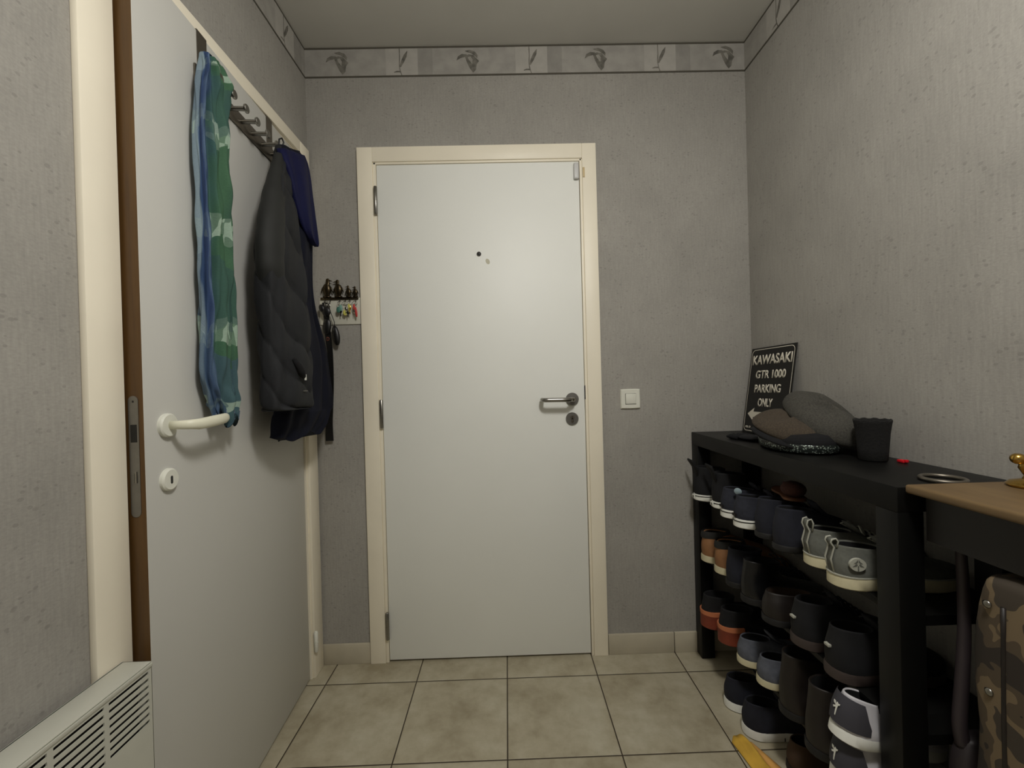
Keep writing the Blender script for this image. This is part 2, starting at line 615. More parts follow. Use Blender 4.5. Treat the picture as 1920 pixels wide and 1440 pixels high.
# ================================================================== SETTING
bm = bmesh.new(); bx(bm, XL - 0.3, XR + 0.3, YF - 0.1, YB + 0.15, -0.06, 0.0)
struct(obj('floor', bm, 'tile'))
bm = bmesh.new(); bx(bm, XL - 0.3, XR + 0.3, YF - 0.1, YB + 0.15, H, H + 0.06)
struct(obj('ceiling', bm, 'ceil'))
# entry wall with door opening
DX0, DX1, DZ = -0.516, 0.330, 2.034
bm = bmesh.new()
bx(bm, XL - 0.12, DX0, YB, YB + 0.12, 0, H)
bx(bm, DX1, XR + 0.12, YB, YB + 0.12, 0, H)
bx(bm, DX0, DX1, YB, YB + 0.12, DZ, H)
bx(bm, DX0, DX1, YB + 0.10, YB + 0.12, 0, DZ)
struct(obj('wall_back', bm, 'wall'))
# left wall with opening of the inner door
LY0, LY1, LZ = 0.856, 1.632, 2.036
bm = bmesh.new()
bx(bm, XL - 0.12, XL, YF, LY0, 0, H)
bx(bm, XL - 0.12, XL, LY1, YB, 0, H)
bx(bm, XL - 0.12, XL, LY0, LY1, LZ, H)
bx(bm, XL - 0.14, XL - 0.12, YF, YB, 0, H)
struct(obj('wall_left', bm, 'wall'))
bm = bmesh.new(); bx(bm, XR, XR + 0.12, YF, YB, 0, H)
struct(obj('wall_right', bm, 'wall'))
bm = bmesh.new(); bx(bm, XL - 0.12, XR + 0.12, YF - 0.12, YF, 0, H)
struct(obj('wall_front', bm, 'wall'))

# skirting tiles
bm = bmesh.new()
bx(bm, XL, -0.582, YB - 0.010, YB, 0.0, 0.082, 0, 0.002)
struct(obj('baseboard_left', bm, 'skirt', smooth='auto'))
bm = bmesh.new()
bx(bm, 0.392, 0.6625, YB - 0.010, YB, 0.0, 0.083, 0, 0.002)
bx(bm, 0.6655, XR, YB - 0.010, YB, 0.0, 0.083, 0, 0.002)
struct(obj('baseboard_right', bm, 'skirt', smooth='auto'))

# ------------------------------------------------------------------ frieze border
def ell(cx, cy, a, b, ang, n=14):
    o = []
    for k in range(n):
        t = 2 * PI * k / n
        x, y = a * math.cos(t), b * math.sin(t)
        o.append((cx + x * math.cos(ang) - y * math.sin(ang), cy + x * math.sin(ang) + y * math.cos(ang)))
    return o

def strip_poly(pts, w):
    L_, Rr = [], []
    for i, (x, y) in enumerate(pts):
        a = pts[max(i - 1, 0)]; b = pts[min(i + 1, len(pts) - 1)]
        dx, dy = b[0] - a[0], b[1] - a[1]
        l = math.hypot(dx, dy) or 1
        ww = w[i] if isinstance(w, (list, tuple)) else w
        L_.append((x - dy / l * ww, y + dx / l * ww)); Rr.append((x + dy / l * ww, y - dx / l * ww))
    return L_ + Rr[::-1]

def frieze(name, u0, u1, stalks, flowers, frame):
    bm = bmesh.new()
    z0, z1 = 2.383, 2.5045
    def rect(a, b, c, d, d1, mi):
        a, b = max(a, u0), min(b, u1)
        if b - a > 1e-3:
            prism(bm, [(a, c), (b, c), (b, d), (a, d)], 0.0, d1, frame, mi)
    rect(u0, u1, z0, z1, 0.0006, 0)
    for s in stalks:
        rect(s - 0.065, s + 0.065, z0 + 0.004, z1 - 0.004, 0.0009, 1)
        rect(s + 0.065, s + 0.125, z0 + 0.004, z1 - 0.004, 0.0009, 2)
    rect(u0, u1, z0, z0 + 0.0065, 0.0016, 3)
    rect(u0, u1, z1 - 0.0065, z1, 0.0016, 3)
    zc = (z0 + z1) / 2
    K = 1 / 1994.0
    def P(pts, ou, depth, mi):
        pl = [((x * K) + ou, zc - y * K) for x, y in pts]
        if min(p[0] for p in pl) > u0 and max(p[0] for p in pl) < u1:
            prism(bm, pl, 0.0, depth, frame, mi)
    for s in stalks:     # stem with a slim bud
        P(strip_poly([(-18, -122), (-16, -40), (-20, 30), (-14, 70), (2, 120)], 3.2), s, 0.0014, 4)
        P(strip_poly([(46, -86), (30, -50), (8, -5), (-14, 40)], [2, 13, 13, 7]), s, 0.0013, 4)
        P(strip_poly([(-64, 84), (-44, 78), (-20, 78), (-8, 84)], [2, 6, 6, 2]), s, 0.0012, 4)
    for s in flowers:    # drooping flower head
        P([(-90, -5), (-78, -38), (-45, -56), (-8, -52), (2, -40), (-30, -30), (-60, -22)], s, 0.0014, 4)
        P([(-20, -80), (20, -88), (62, -72), (82, -45), (78, -20), (60, -40), (30, -62), (0, -70)], s, 0.0015, 4)
        P([(-24, -40), (10, -52), (48, -46), (70, -20), (92, 2), (72, 30), (66, 72), (42, 96), (18, 62), (-2, 20)], s, 0.0012, 4)
        P([(2, -28), (24, -34), (40, -10), (36, 26), (24, 10), (10, -8)], s, 0.0016, 5)
    return struct(obj(name, bm, ['frieze', 'lightpatch', 'friezedark', 'friezeline', 'motif', 'motif2']))

frieze('trim_1', XL + 0.001, XR - 0.001, [-0.39, 0.138, 0.666], [-0.652, -0.122, 0.402, 0.928], lambda u, v, d: Vector((u, YB - d, v)))
P_ = 0.5295
frieze('trim_2', YF, YB - 0.001, [1.565 - k * P_ for k in range(6)], [1.565 - P_ / 2 - k * P_ for k in range(5)], lambda u, v, d: Vector((XL + d, u, v)))
frieze('trim_3', -YB + 0.001, -YF, [-1.505 + k * P_ for k in range(6)], [-1.505 + P_ / 2 + k * P_ for k in range(5)], lambda u, v, d: Vector((XR - d, -u, v)))

# ------------------------------------------------------------------ entry door (door_1)
d1 = struct(thing('door_1', 'plain white entrance door in a cream frame, straight ahead', 'door', (0, 0, 0)))
T0, T1, TT = -0.580, 0.3895, 2.094
bm = bmesh.new()
bx(bm, T0, DX0 - 0.002, YB - 0.014, YB, 0.0, TT, 0, 0.002)
bx(bm, DX1 + 0.002, T1, YB - 0.014, YB, 0.0, TT, 0, 0.002)
bx(bm, DX0 - 0.002, DX1 + 0.002, YB - 0.014, YB, DZ, TT, 0, 0.002)
bx(bm, DX0 - 0.002, DX0 + 0.010, YB - 0.009, YB + 0.06, 0.0, DZ, 0, 0.0015)
bx(bm, DX1 - 0.008, DX1 + 0.002, YB - 0.009, YB + 0.06, 0.0, DZ, 0, 0.0015)
bx(bm, DX0, DX1, YB - 0.009, YB + 0.06, DZ - 0.009, DZ + 0.002, 0, 0.0015)
obj('door_frame', bm, 'casing', d1, 'auto')
leaf = box('door_leaf', 'leaf', d1, -0.5035, 0.3195, YB - 0.006, YB + 0.036, 0.009, 2.0235, 0.0015)
# dark sheet standing in for the shade in the gap behind the leaf
box('gap_shade_sheet', 'dark_gap', d1, DX0 + 0.010, DX1 - 0.008, YB + 0.037, YB + 0.06, 0.0, DZ - 0.01)
def entry_hinge(z0, z1):
    bm = bmesh.new()
    zm = (z0 + z1) / 2
    lathe(bm, [(0.0055, z0), (0.0072, z0 + 0.002), (0.0072, zm - 0.0008), (0.006, zm - 0.0006), (0.006, zm + 0.0006), (0.0072, zm + 0.0008), (0.0072, z1 - 0.002), (0.0055, z1)], 16, 'Z', (DX0 + 0.009, YB - 0.016, 0))
    o = obj('hinge', bm, 'steel', d1, 'auto')
    lab(o, 'steel barrel hinge')
for a, b in ((1.820, 1.934), (0.957, 1.072), (0.098, 0.208)):
    entry_hinge(a, b)
# lever handle
bm = bmesh.new()
lathe(bm, [(0.0, 0.0), (0.0262, 0.0), (0.0262, -0.006), (0.0245, -0.008), (0.012, -0.0085), (0.012, -0.010), (0.0, -0.010)], 32, 'Y', (0.268, YB - 0.006, 1.054))
hb = obj('handle_rosette', bm, 'steel2', d1, 'auto')
bm = bmesh.new()
pts = [(0.268, YB - 0.012, 1.054), (0.268, YB - 0.045, 1.054)]
for k in range(1, 7):
    t = k / 6 * PI / 2
    pts.append((0.268 - 0.016 * math.sin(t) , YB - 0.045 - 0.014 * (1 - math.cos(t)) - 0.002, 1.054))
pts += [(0.22, YB - 0.060, 1.054), (0.165, YB - 0.060, 1.0545)]
for k in range(1, 8):
    t = k / 7 * PI / 2
    pts.append((0.165 - 0.021 * math.sin(t), YB - 0.060 + 0.021 * (1 - math.cos(t)), 1.0545))
pts.append((0.144, YB - 0.020, 1.0545))
tube(bm, pts, 0.0088, 16)
obj('handle', bm, 'steel', d1, True)
bm = bmesh.new()
lathe(bm, [(0.0, 0.0), (0.0258, 0.0), (0.0258, -0.005), (0.0238, -0.0075), (0.0, -0.0075)], 32, 'Y', (0.266, YB - 0.006, 0.974))
ro = obj('lock_rosette', bm, 'steel2', d1, 'auto')
bm = bmesh.new()
lathe(bm, [(0.0, 0.0), (0.0085, 0.0), (0.0085, -0.004), (0.0, -0.004)], 20, 'Y', (0.266, YB - 0.0115, 0.980))
bx(bm, 0.266 - 0.005, 0.266 + 0.005, YB - 0.0155, YB - 0.0115, 0.958, 0.978, 0, 0.002)
kc = obj('lock_cylinder', bm, 'railsteel', ro, 'auto')
bm = bmesh.new()
bx(bm, 0.2653, 0.2667, YB - 0.0159, YB - 0.0154, 0.976, 0.985)
bx(bm, 0.2636, 0.2684, YB - 0.0159, YB - 0.0154, 0.9798, 0.9812)
obj('key_slot', bm, 'black', ro)
bm = bmesh.new()
lathe(bm, [(0.0045, 0.0), (0.0092, 0.0), (0.0092, -0.0025), (0.0075, -0.004), (0.006, -0.003), (0.0045, -0.001)], 24, 'Y', (-0.097, YB - 0.006, 1.655))
pe = obj('peephole', bm, 'steel2', d1, 'auto')
bm = bmesh.new()
lathe(bm, [(0.0, 0.0), (0.0062, 0.0), (0.0062, -0.0018), (0.003, -0.0028), (0.0, -0.003)], 20, 'Y', (-0.097, YB - 0.006, 1.655))
obj('peephole_lens', bm, 'black', pe, True)
bm = bmesh.new()
prism(bm, ell(-0.062, 1.624, 0.008, 0.012, 0.4, 18), 0, 0.0004, lambda u, v, d: Vector((u, YB - 0.006 - d, v)))
lab(obj('stain', bm, 'stain', d1), 'faint round tan mark on the door')
sn = box('contact_sensor', 'greyplastic', d1, 0.297, 0.3185, YB - 0.020, YB - 0.006, 1.948, 2.014, 0.005, 3)
lab(sn, 'small white contact sensor at the top corner of the door')
bmp = box('sensor_magnet_pad', 'beige', d1, 0.3335, 0.3415, YB - 0.017, YB - 0.014, 1.955, 1.995, 0.001)
box('strike_plate', 'black', d1, 0.3200, 0.3228, YB - 0.0105, YB + 0.004, 1.052, 1.108)

# ------------------------------------------------------------------ inner door (door_2), ajar
d2 = struct(thing('door_2', 'white inner door standing slightly open on the left wall', 'door', (0, 0, 0)))
CX = XL + 0.0145
bm = bmesh.new()
bx(bm, XL, CX, 0.782, LY0, 0.0, 2.082, 0, 0.003)
bx(bm, XL, CX, LY1, 1.704, 0.0, 2.082, 0, 0.003)
bx(bm, XL, CX, LY0, LY1, LZ, 2.082, 0, 0.003)
obj('door_frame', bm, 'casing', d2, 'auto')
bm = bmesh.new()
bx(bm, XL - 0.12, XL + 0.002, LY0 - 0.012, LY0 + 0.0, 0.0, LZ)
bx(bm, XL - 0.12, XL + 0.002, LY1 - 0.004, LY1 + 0.012, 0.0, LZ)
bx(bm, XL - 0.12, XL + 0.002, LY0, LY1, LZ - 0.004, LZ + 0.012)
obj('door_jamb', bm, 'casing', d2)
LW = 0.758
hl = bpy.data.objects.new('door_leaf_pivot', None)
def lf(a, b, z, ang=R(3.5), hx=-0.785, hy=1.620):
    """a: distance from the hinge along the leaf, b: out of the leaf towards the room"""
    ux, uy = math.sin(ang), -math.cos(ang)
    nx, ny = math.cos(ang), math.sin(ang)
    return Vector((hx + ux * a + nx * b, hy + uy * a + ny * b, z))
bpy.data.objects.remove(hl)
def leafbox(bm, a0, a1, b0, b1, z0, z1, mi=0, bev=0.0):
    n0 = len(bm.verts)
    r = bmesh.ops.create_cube(bm, size=1.0)
    vs = r['verts']
    fs = set(); es = set()
    for v in vs:
        v.co = lf(a0 if v.co.x < 0 else a1, b0 if v.co.y < 0 else b1, z0 if v.co.z < 0 else z1)
    for v in vs:
        fs.update(v.link_faces); es.update(v.link_edges)
    for f in fs:
        f.material_index = mi
    if bev:
        bmesh.ops.bevel(bm, geom=list(es), offset=bev, segments=2, affect='EDGES', profile=0.5)
bm = bmesh.new()
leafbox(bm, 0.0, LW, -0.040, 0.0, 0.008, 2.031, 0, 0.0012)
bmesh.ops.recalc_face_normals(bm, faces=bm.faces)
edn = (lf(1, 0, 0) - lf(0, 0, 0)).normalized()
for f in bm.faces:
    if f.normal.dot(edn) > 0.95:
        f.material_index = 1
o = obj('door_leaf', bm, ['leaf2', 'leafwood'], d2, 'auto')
# latch plate in the wooden edge
bm = bmesh.new()
e0 = LW
for k in range(1):
    poly = []
    for q in range(9):
        t = PI * q / 8
        poly.append((-0.020 + 0.0095 * math.cos(t), 1.113 + 0.0095 * math.sin(t)))
    for q in range(9):
        t = PI + PI * q / 8
        poly.append((-0.020 + 0.0095 * math.cos(t), 0.885 + 0.0095 * math.sin(t)))
    prism(bm, poly, 0.0, 0.0012, lambda u, v, d: lf(e0 + d, u, v))
lp = lab(obj('latch_plate', bm, 'steel2', d2), 'dull steel latch plate in the door edge')
bm = bmesh.new()
leafbox(bm, e0 + 0.001, e0 + 0.0016, -0.026, -0.014, 1.028, 1.064)
leafbox(bm, e0 + 0.001, e0 + 0.0016, -0.021, -0.0195, 0.945, 0.965)
leafbox(bm, e0 + 0.001, e0 + 0.0016, -0.0215, -0.0185, 1.109, 1.113)
obj('latch_hole', bm, 'black', lp)
bm = bmesh.new()
leafbox(bm, e0 + 0.001, e0 + 0.003, -0.019, -0.016, 0.945, 0.968)
obj('dead_bolt', bm, 'steel', lp)
# lever handle of white plastic
HA = 0.700
def disc_on_leaf(name, a, z, prof, m, parent, n=32):
    bm = bmesh.new()
    rings = []
    for r, h in prof:
        rings.append([lf(a + max(r, 1e-4) * math.cos(2 * PI * k / n), h, z + max(r, 1e-4) * math.sin(2 * PI * k / n)) for k in range(n)])
    loft(bm, rings)
    return obj(name, bm, m, parent, 'auto')
disc_on_leaf('handle_rosette', HA, 1.056, [(0, 0), (0.026, 0), (0.026, 0.007), (0.023, 0.010), (0.0, 0.010)], 'plastic', d2)
bm = bmesh.new()
path = [(0.0, 0.008, 0), (0.0, 0.030, 0), (0.002, 0.041, 0.0), (0.010, 0.050, 0), (0.024, 0.054, -0.001), (0.05, 0.055, 0.0), (0.085, 0.055, 0.002), (0.118, 0.054, 0.004), (0.132, 0.050, 0.005), (0.137, 0.046, 0.005)]
rad = [0.0095, 0.0095, 0.0100, 0.0108, 0.0122, 0.0130, 0.0130, 0.0124, 0.0105, 0.005]
tube(bm, [lf(HA - a, b, 1.056 + c) for a, b, c in path], rad, 16, flat=(0.68, 1.0))
obj('handle', bm, 'plastic2', d2, True)
kr = disc_on_leaf('keyhole_rosette', HA, 0.938, [(0, 0), (0.0245, 0), (0.0245, 0.006), (0.021, 0.009), (0.0, 0.009)], 'plastic', d2)
bm = bmesh.new()
poly = []
for q in range(9):
    t = PI * q / 8
    poly.append((HA + 0.0032 * math.cos(t), 0.943 + 0.0032 * math.sin(t)))
for q in range(9):
    t = PI + PI * q / 8
    poly.append((HA + 0.0032 * math.cos(t), 0.932 + 0.0032 * math.sin(t)))
prism(bm, poly, 0.0085, 0.0095, lambda u, v, d: lf(u, d, v))
obj('keyhole', bm, 'black', kr)
for z0, z1 in ((0.105, 0.185), (1.83, 1.91)):
    bm = bmesh.new()
    zm = (z0 + z1) / 2
    lathe(bm, [(0.005, z0), (0.0075, z0 + 0.003), (0.0075, zm - 0.001), (0.006, zm - 0.0005), (0.006, zm + 0.0005), (0.0075, zm + 0.001), (0.0075, z1 - 0.003), (0.005, z1)], 16, 'Z', (-0.762, 1.628, 0))
    lab(obj('hinge', bm, 'plastic', d2, 'auto'), 'white painted hinge')

# ================================================================== OVER-DOOR COAT RACK
cr = thing('over_door_coat_rack', 'steel coat rack with round pegs hooked over the top of the inner door', 'coat rack', (-0.755, 1.24, 1.93))
def W(o, parent):
    """children were modelled in world space: keep them there"""
    o.parent = parent
    o.matrix_parent_inverse = Matrix.Translation(parent.location).inverted() if not parent.rotation_euler.z else parent.matrix_basis.inverted()
    return o
def a_of(y):
    return (1.620 - y) / math.cos(R(3.5))
bm = bmesh.new()
leafbox(bm, a_of(1.445), a_of(1.045), 0.0015, 0.006, 1.893, 1.937, 0, 0.0006)
W(obj('rail', bm, 'railsteel', None, 'auto'), cr)
for yy in (1.080, 1.420):
    bm = bmesh.new()
    leafbox(bm, a_of(yy + 0.019), a_of(yy - 0.019), 0.0003, 0.0015, 1.895, 2.034)
    leafbox(bm, a_of(yy + 0.019), a_of(yy - 0.019), -0.042, 0.0015, 2.0325, 2.034)
    leafbox(bm, a_of(yy + 0.019), a_of(yy - 0.019), -0.042, -0.0405, 1.99, 2.034)
    W(obj('over_door_bracket', bm, 'railsteel', None), cr)
for yy in (1.066, 1.125, 1.184, 1.243, 1.303, 1.362, 1.420):
    bm = bmesh.new()
    prof = [(0.0062, 0.006), (0.0062, 0.046), (0.0075, 0.048), (0.0115, 0.049), (0.0120, 0.0505), (0.0120, 0.0535), (0.0105, 0.055), (0.0, 0.0552)]
    rings = []
    for r_, h_ in prof:
        rings.append([lf(a_of(yy) + max(r_, 1e-4) * math.cos(2 * PI * k / 20), h_, 1.915 + max(r_, 1e-4) * math.sin(2 * PI * k / 20)) for k in range(20)])
    loft(bm, rings)
    W(obj('peg', bm, 'steel', None, 'auto'), cr)

# ================================================================== SCARF
def scarf_fold(th, t):
    s = vis(th) * 2 - 1
    g = min(1, t * 5)
    d = 0.0072 * math.sin(12 * s + 1.3 * math.sin(5 * t) + 1) * g + 0.0042 * math.sin(25 * s + 4 * math.sin(7 * t + 1)) * g
    d += 0.0025 * math.sin(6 * s + 46 * t) * g + 0.0016 * math.sin(17 * s - 75 * t) * g
    dz = 0.0
    if t > 0.85:
        dz = (t - 0.85) / 0.15 * (0.016 * math.sin(7 * s + 1) + 0.009 * math.sin(19 * s) - 0.012 * (s > 0.2))
    return d, dz
scf = thing('scarf', 'crinkled blue and green checked scarf hanging from a coat rack peg', 'scarf', (-0.715, 1.06, 1.94))
rows = [(1.956, -0.712, 1.07, 0.008, 0.024), (1.95, -0.712, 1.067, 0.0112, 0.0376), (1.91, -0.712, 1.068, 0.0176, 0.044), (1.838, -0.715, 1.06, 0.016, 0.048), (1.702, -0.715, 1.055, 0.016, 0.0488), (1.571, -0.715, 1.057, 0.016, 0.048), (1.438, -0.715, 1.058, 0.016, 0.0504), (1.305, -0.715, 1.06, 0.016, 0.052), (1.171, -0.715, 1.056, 0.016, 0.0528), (1.104, -0.715, 1.066, 0.016, 0.0424), (1.07, -0.715, 1.071, 0.0144, 0.032)]
W(garment('scarf_cloth', 'scarf', None, rows, scarf_fold, n=140, k=14, pw=0.75, uv=True), scf)
bm = bmesh.new()
for k in range(26):
    y = 1.036 + k * 0.0029
    x = -0.703 + random.uniform(-0.018, 0.01)
    z = 1.075 + random.uniform(-0.004, 0.01)
    l = random.uniform(0.016, 0.034)
    tube(bm, [(x, y, z), (x + random.uniform(-.003, .003), y + random.uniform(-.002, .003), z - l * .5), (x + random.uniform(-.004, .004), y + random.uniform(-.003, .005), z - l)], 0.0011, 5)
W(obj('fringe', bm, mat('fringe_yarn', C8(110, 122, 140), 0.9, noise=0.25, nscale=60), None), scf)

# ================================================================== COATS
def navy_fold(th, t):
    s = math.sin(th)
    g = min(1, t * 4)
    d = 0.010 * math.sin(7 * s + 2 * t + .5) * g + 0.005 * math.sin(15 * s + 9 * t) * g + 0.003 * math.sin(5 * s - 30 * t)
    dz = 0
    if t > 0.9:
        dz = (t - 0.9) / 0.1 * 0.010 * math.sin(6 * s + 1)
    dz += 0.030 * s * max(0.0, 1 - t * 6)
    return d * 0.8, dz
nj = thing('jacket', 'navy blue hooded jacket hanging behind the charcoal one on the coat rack', 'jacket', (-0.70, 1.42, 1.91), group=None)
rows = [(1.935, -0.708, 1.428, 0.0088, 0.0645), (1.921, -0.706, 1.434, 0.0161, 0.0843), (1.851, -0.695, 1.407, 0.0263, 0.08), (1.713, -0.696, 1.412, 0.0292, 0.0929), (1.597, -0.696, 1.413, 0.0321, 0.0894), (1.427, -0.696, 1.412, 0.0329, 0.0929), (1.289, -0.696, 1.452, 0.0329, 0.1376), (1.18, -0.696, 1.464, 0.0329, 0.16), (1.069, -0.696, 1.463, 0.0329, 0.1763), (1.04, -0.696, 1.45, 0.0329, 0.1686), (0.998, -0.696, 1.425, 0.0307, 0.1548), (0.972, -0.696, 1.4, 0.0278, 0.1376)]
W(garment('jacket_body', 'navy', None, rows, navy_fold, n=96, k=8, pw=0.72), nj)
def hood_fold(th, t):
    s = math.sin(th)
    return 0.004 * math.sin(6 * s + 5 * t), 0.034 * s * max(0.0, 1 - t * 2.5)
rows = [(1.925, -0.7, 1.43, 0.0108, 0.082), (1.9, -0.69, 1.414, 0.018, 0.09), (1.848, -0.675, 1.400, 0.0198, 0.083), (1.795, -0.665, 1.398, 0.0198, 0.069), (1.711, -0.655, 1.409, 0.0162, 0.057), (1.656, -0.652, 1.43, 0.0126, 0.047), (1.632, -0.652, 1.455, 0.009, 0.030), (1.622, -0.652, 1.475, 0.0036, 0.008)]
hd = W(garment('hood', 'navy_light', None, rows, hood_fold, n=64, k=6, pw=0.7), nj)
lab(hd, 'brighter navy hood folded over the shoulders')

def ch_fold(th, t):
    s = vis(th) * 2 - 1
    g = min(1, t * 3)
    # quilted channels run diagonally
    ph = (t * 8.0 - 0.9 * s)
    q = abs(math.sin(PI * ph))
    d = (0.019 * (q ** 0.3) - 0.014) * g + 0.006 * math.sin(3.1 * s + 6 * t) * g + 0.0035 * math.sin(11 * s + 17 * t) * g
    return d, 0.0
cj = thing('jacket', 'charcoal grey quilted jacket hanging in front of the navy one', 'jacket', (-0.68, 1.30, 1.89))
rows = [(1.902, -0.705, 1.352, 0.0088, 0.0106), (1.87, -0.7, 1.345, 0.0158, 0.0158), (1.833, -0.693, 1.335, 0.0194, 0.029), (1.772, -0.683, 1.313, 0.0246, 0.0396), (1.662, -0.668, 1.286, 0.0317, 0.0634), (1.525, -0.658, 1.262, 0.0352, 0.0968), (1.397, -0.655, 1.259, 0.037, 0.0986), (1.27, -0.655, 1.266, 0.037, 0.1012), (1.174, -0.655, 1.269, 0.037, 0.1038), (1.085, -0.655, 1.266, 0.037, 0.1047), (1.066, -0.655, 1.265, 0.0317, 0.0986)]
W(garment('jacket_body', 'charcoal', None, rows, ch_fold, n=110, k=14, pw=0.68), cj)
bm = bmesh.new()
tube(bm, [(-0.700, 1.362, 1.905), (-0.700, 1.372, 1.926), (-0.702, 1.365, 1.936), (-0.704, 1.352, 1.925), (-0.704, 1.35, 1.895)], 0.0025, 8)
W(lab(obj('hanging_loop', bm, 'black', None, True), 'black hanging loop over the peg'), cj)
# sleeve as a darker olive strip along the door side
bm = bmesh.new()
sl = smooth_rows([(1.86, -0.690, 1.325, 0.012, 0.016), (1.78, -0.682, 1.292, 0.02, 0.030), (1.68, -0.668, 1.240, 0.028, 0.036), (1.56, -0.655, 1.196, 0.032, 0.044), (1.46, -0.655, 1.190, 0.032, 0.040), (1.40, -0.665, 1.215, 0.026, 0.036), (1.34, -0.67, 1.235, 0.018, 0.03)], 8)
rings = []
for i, (z, x, y, a, b) in enumerate(sl):
    w_ = 1 + 0.06 * abs(math.sin(i * 0.55))
    rings.append([Vector((x + a * w_ * math.cos(2 * PI * k / 32), y + b * w_ * math.sin(2 * PI * k / 32), z)) for k in range(32)])
loft(bm, rings)
W(lab(obj('sleeve', bm, 'olive', None, True), 'dark olive upper sleeve'), cj)
bm = bmesh.new()
# zip puller and small tags on the front
bx(bm, -0.606, -0.602, 1.268, 1.275, 1.152, 1.170, 0, 0.001)
W(lab(obj('zip_pull', bm, 'white_rub', None), 'small white zip pull'), cj)
bm = bmesh.new()
tube(bm, [(-0.613, 1.225, 1.215), (-0.607, 1.238, 1.195), (-0.606, 1.252, 1.178), (-0.607, 1.268, 1.162)], [0.006, 0.010, 0.012, 0.006], 8)
W(lab(obj('pocket_flap', bm, 'felt', None, True), 'gathered black pocket edge'), cj)
bm = bmesh.new()
for k, l in enumerate((0.004, 0.003, 0.005, 0.003, 0.004)):
    bx(bm, -0.611, -0.606, 1.262 + k * 0.0055, 1.262 + k * 0.0055 + 0.0034, 1.118, 1.118 + l)
W(lab(obj('chest_print', bm, 'steel2', None), 'tiny pale printed word'), cj)

# ================================================================== KEY RACK ON THE BACK WALL
kr_ = thing('key_rack', 'bronze key rack with four penguin figures above a white board', 'key rack', (-0.66, YB, 1.485))
box_o = bmesh.new(); bx(box_o, -0.748, -0.582, YB - 0.005, YB, 1.382, 1.490, 0, 0.001)
W(lab(obj('backing_board', box_o, 'paperboard', None, 'auto'), 'white backing board'), kr_)
bm = bmesh.new(); bx(bm, -0.742, -0.590, YB - 0.012, YB - 0.005, 1.482, 1.492, 0, 0.0015)
for x in (-0.715, -0.668, -0.626, -0.597):
    pass
W(obj('rail', bm, 'bronze', None, 'auto'), kr_)
def penguin(x, z, h, flip=1):
    bm = bmesh.new()
    prof = [(0.03, 0.0), (0.10, 0.03), (0.16, 0.16), (0.215, 0.34), (0.215, 0.48), (0.165, 0.64), (0.105, 0.75), (0.095, 0.83), (0.10, 0.91), (0.06, 0.985), (0.0, 1.0)]
    rings = []
    for r_, q in smooth_rows(prof, 3):
        rings.append([Vector((x + flip * (0.05 * h * (q > .7)) + max(r_, .001) * h * math.cos(2 * PI * k / 20), YB - 0.010 + 0.6 * max(r_, .001) * h * math.sin(2 * PI * k / 20) - 0.002, z + q * h)) for k in range(20)])
    loft(bm, rings)
    for s in (-1, 1):   # flippers
        tube(bm, [(x + s * 0.11 * h, YB - 0.012, z + 0.68 * h), (x + s * 0.24 * h, YB - 0.013, z + 0.44 * h), (x + s * 0.30 * h, YB - 0.013, z + 0.24 * h)], [0.03 * h, 0.045 * h, 0.015 * h], 8)
    tube(bm, [(x + flip * 0.12 * h, YB - 0.013, z + 0.89 * h), (x + flip * 0.30 * h, YB - 0.014, z + 0.84 * h)], [0.05 * h, 0.012 * h], 8)   # beak
    bx(bm, x - 0.2 * h, x + 0.2 * h, YB - 0.018, YB - 0.006, z - 0.02 * h, z + 0.05 * h)   # feet
    return W(obj('penguin_figure', bm, 'bronze', None, True), kr_)
penguin(-0.714, 1.492, 0.076, 1)
penguin(-0.668, 1.492, 0.070, -1)
penguin(-0.627, 1.492, 0.046, -1)
penguin(-0.600, 1.492, 0.042, -1)
HK = [-0.722, -0.700, -0.662, -0.640, -0.622, -0.598]
for x in HK:
    bm = bmesh.new()
    tube(bm, [(x, YB - 0.010, 1.484), (x, YB - 0.016, 1.474), (x, YB - 0.022, 1.470), (x, YB - 0.026, 1.475)], 0.0015, 8)
    W(obj('hook', bm, 'steel', None, True), kr_)

def ring_bm(x, y, z, r=0.009, rr=0.0012):
    bm = bmesh.new()
    tube(bm, [(x + r * math.cos(2 * PI * k / 20), y, z + r * math.sin(2 * PI * k / 20)) for k in range(20)], rr, 6, closed=True)
    return bm
def blob(bm, c, a, b, d, tilt=0, n=14):
    """flattened ellipsoid: half width a (x), half depth b (y), half height d (z), tilted in the xz plane"""
    rings = []
    for i in range(1, 8):
        ph = PI * i / 8
        q = -math.cos(ph)
        w_ = math.sin(ph)
        ring = []
        for k in range(n):
            t = 2 * PI * k / n
            lx, ly, lz = a * w_ * math.cos(t), b * w_ * math.sin(t), d * q
            ring.append(Vector((c[0] + lx * math.cos(tilt) - lz * math.sin(tilt), c[1] + ly, c[2] + lx * math.sin(tilt) + lz * math.cos(tilt))))
        rings.append(ring)
    loft(bm, rings)
KG = 'key bunches on the penguin key rack'
def bunch(label, x, parts, z=1.470):
    t = thing('key_bunch', label, 'keys', (x, YB - 0.022, z), group=KG)
    W(obj('key_ring', ring_bm(x, YB - 0.022, z - 0.006), 'steel', None, True), t)
    for nm, m_, c, a, b, d, tilt in parts:
        bm = bmesh.new()
        blob(bm, c, a, b, d, tilt)
        if nm == 'key':
            bx(bm, c[0] - a * 0.28, c[0] + a * 0.28, c[1] - 0.001, c[1] + 0.001, c[2] - d * 2.4, c[2] - d * 0.7)
        W(obj(nm, bm, m_, None, True), t)
    return t
Y1 = YB - 0.024
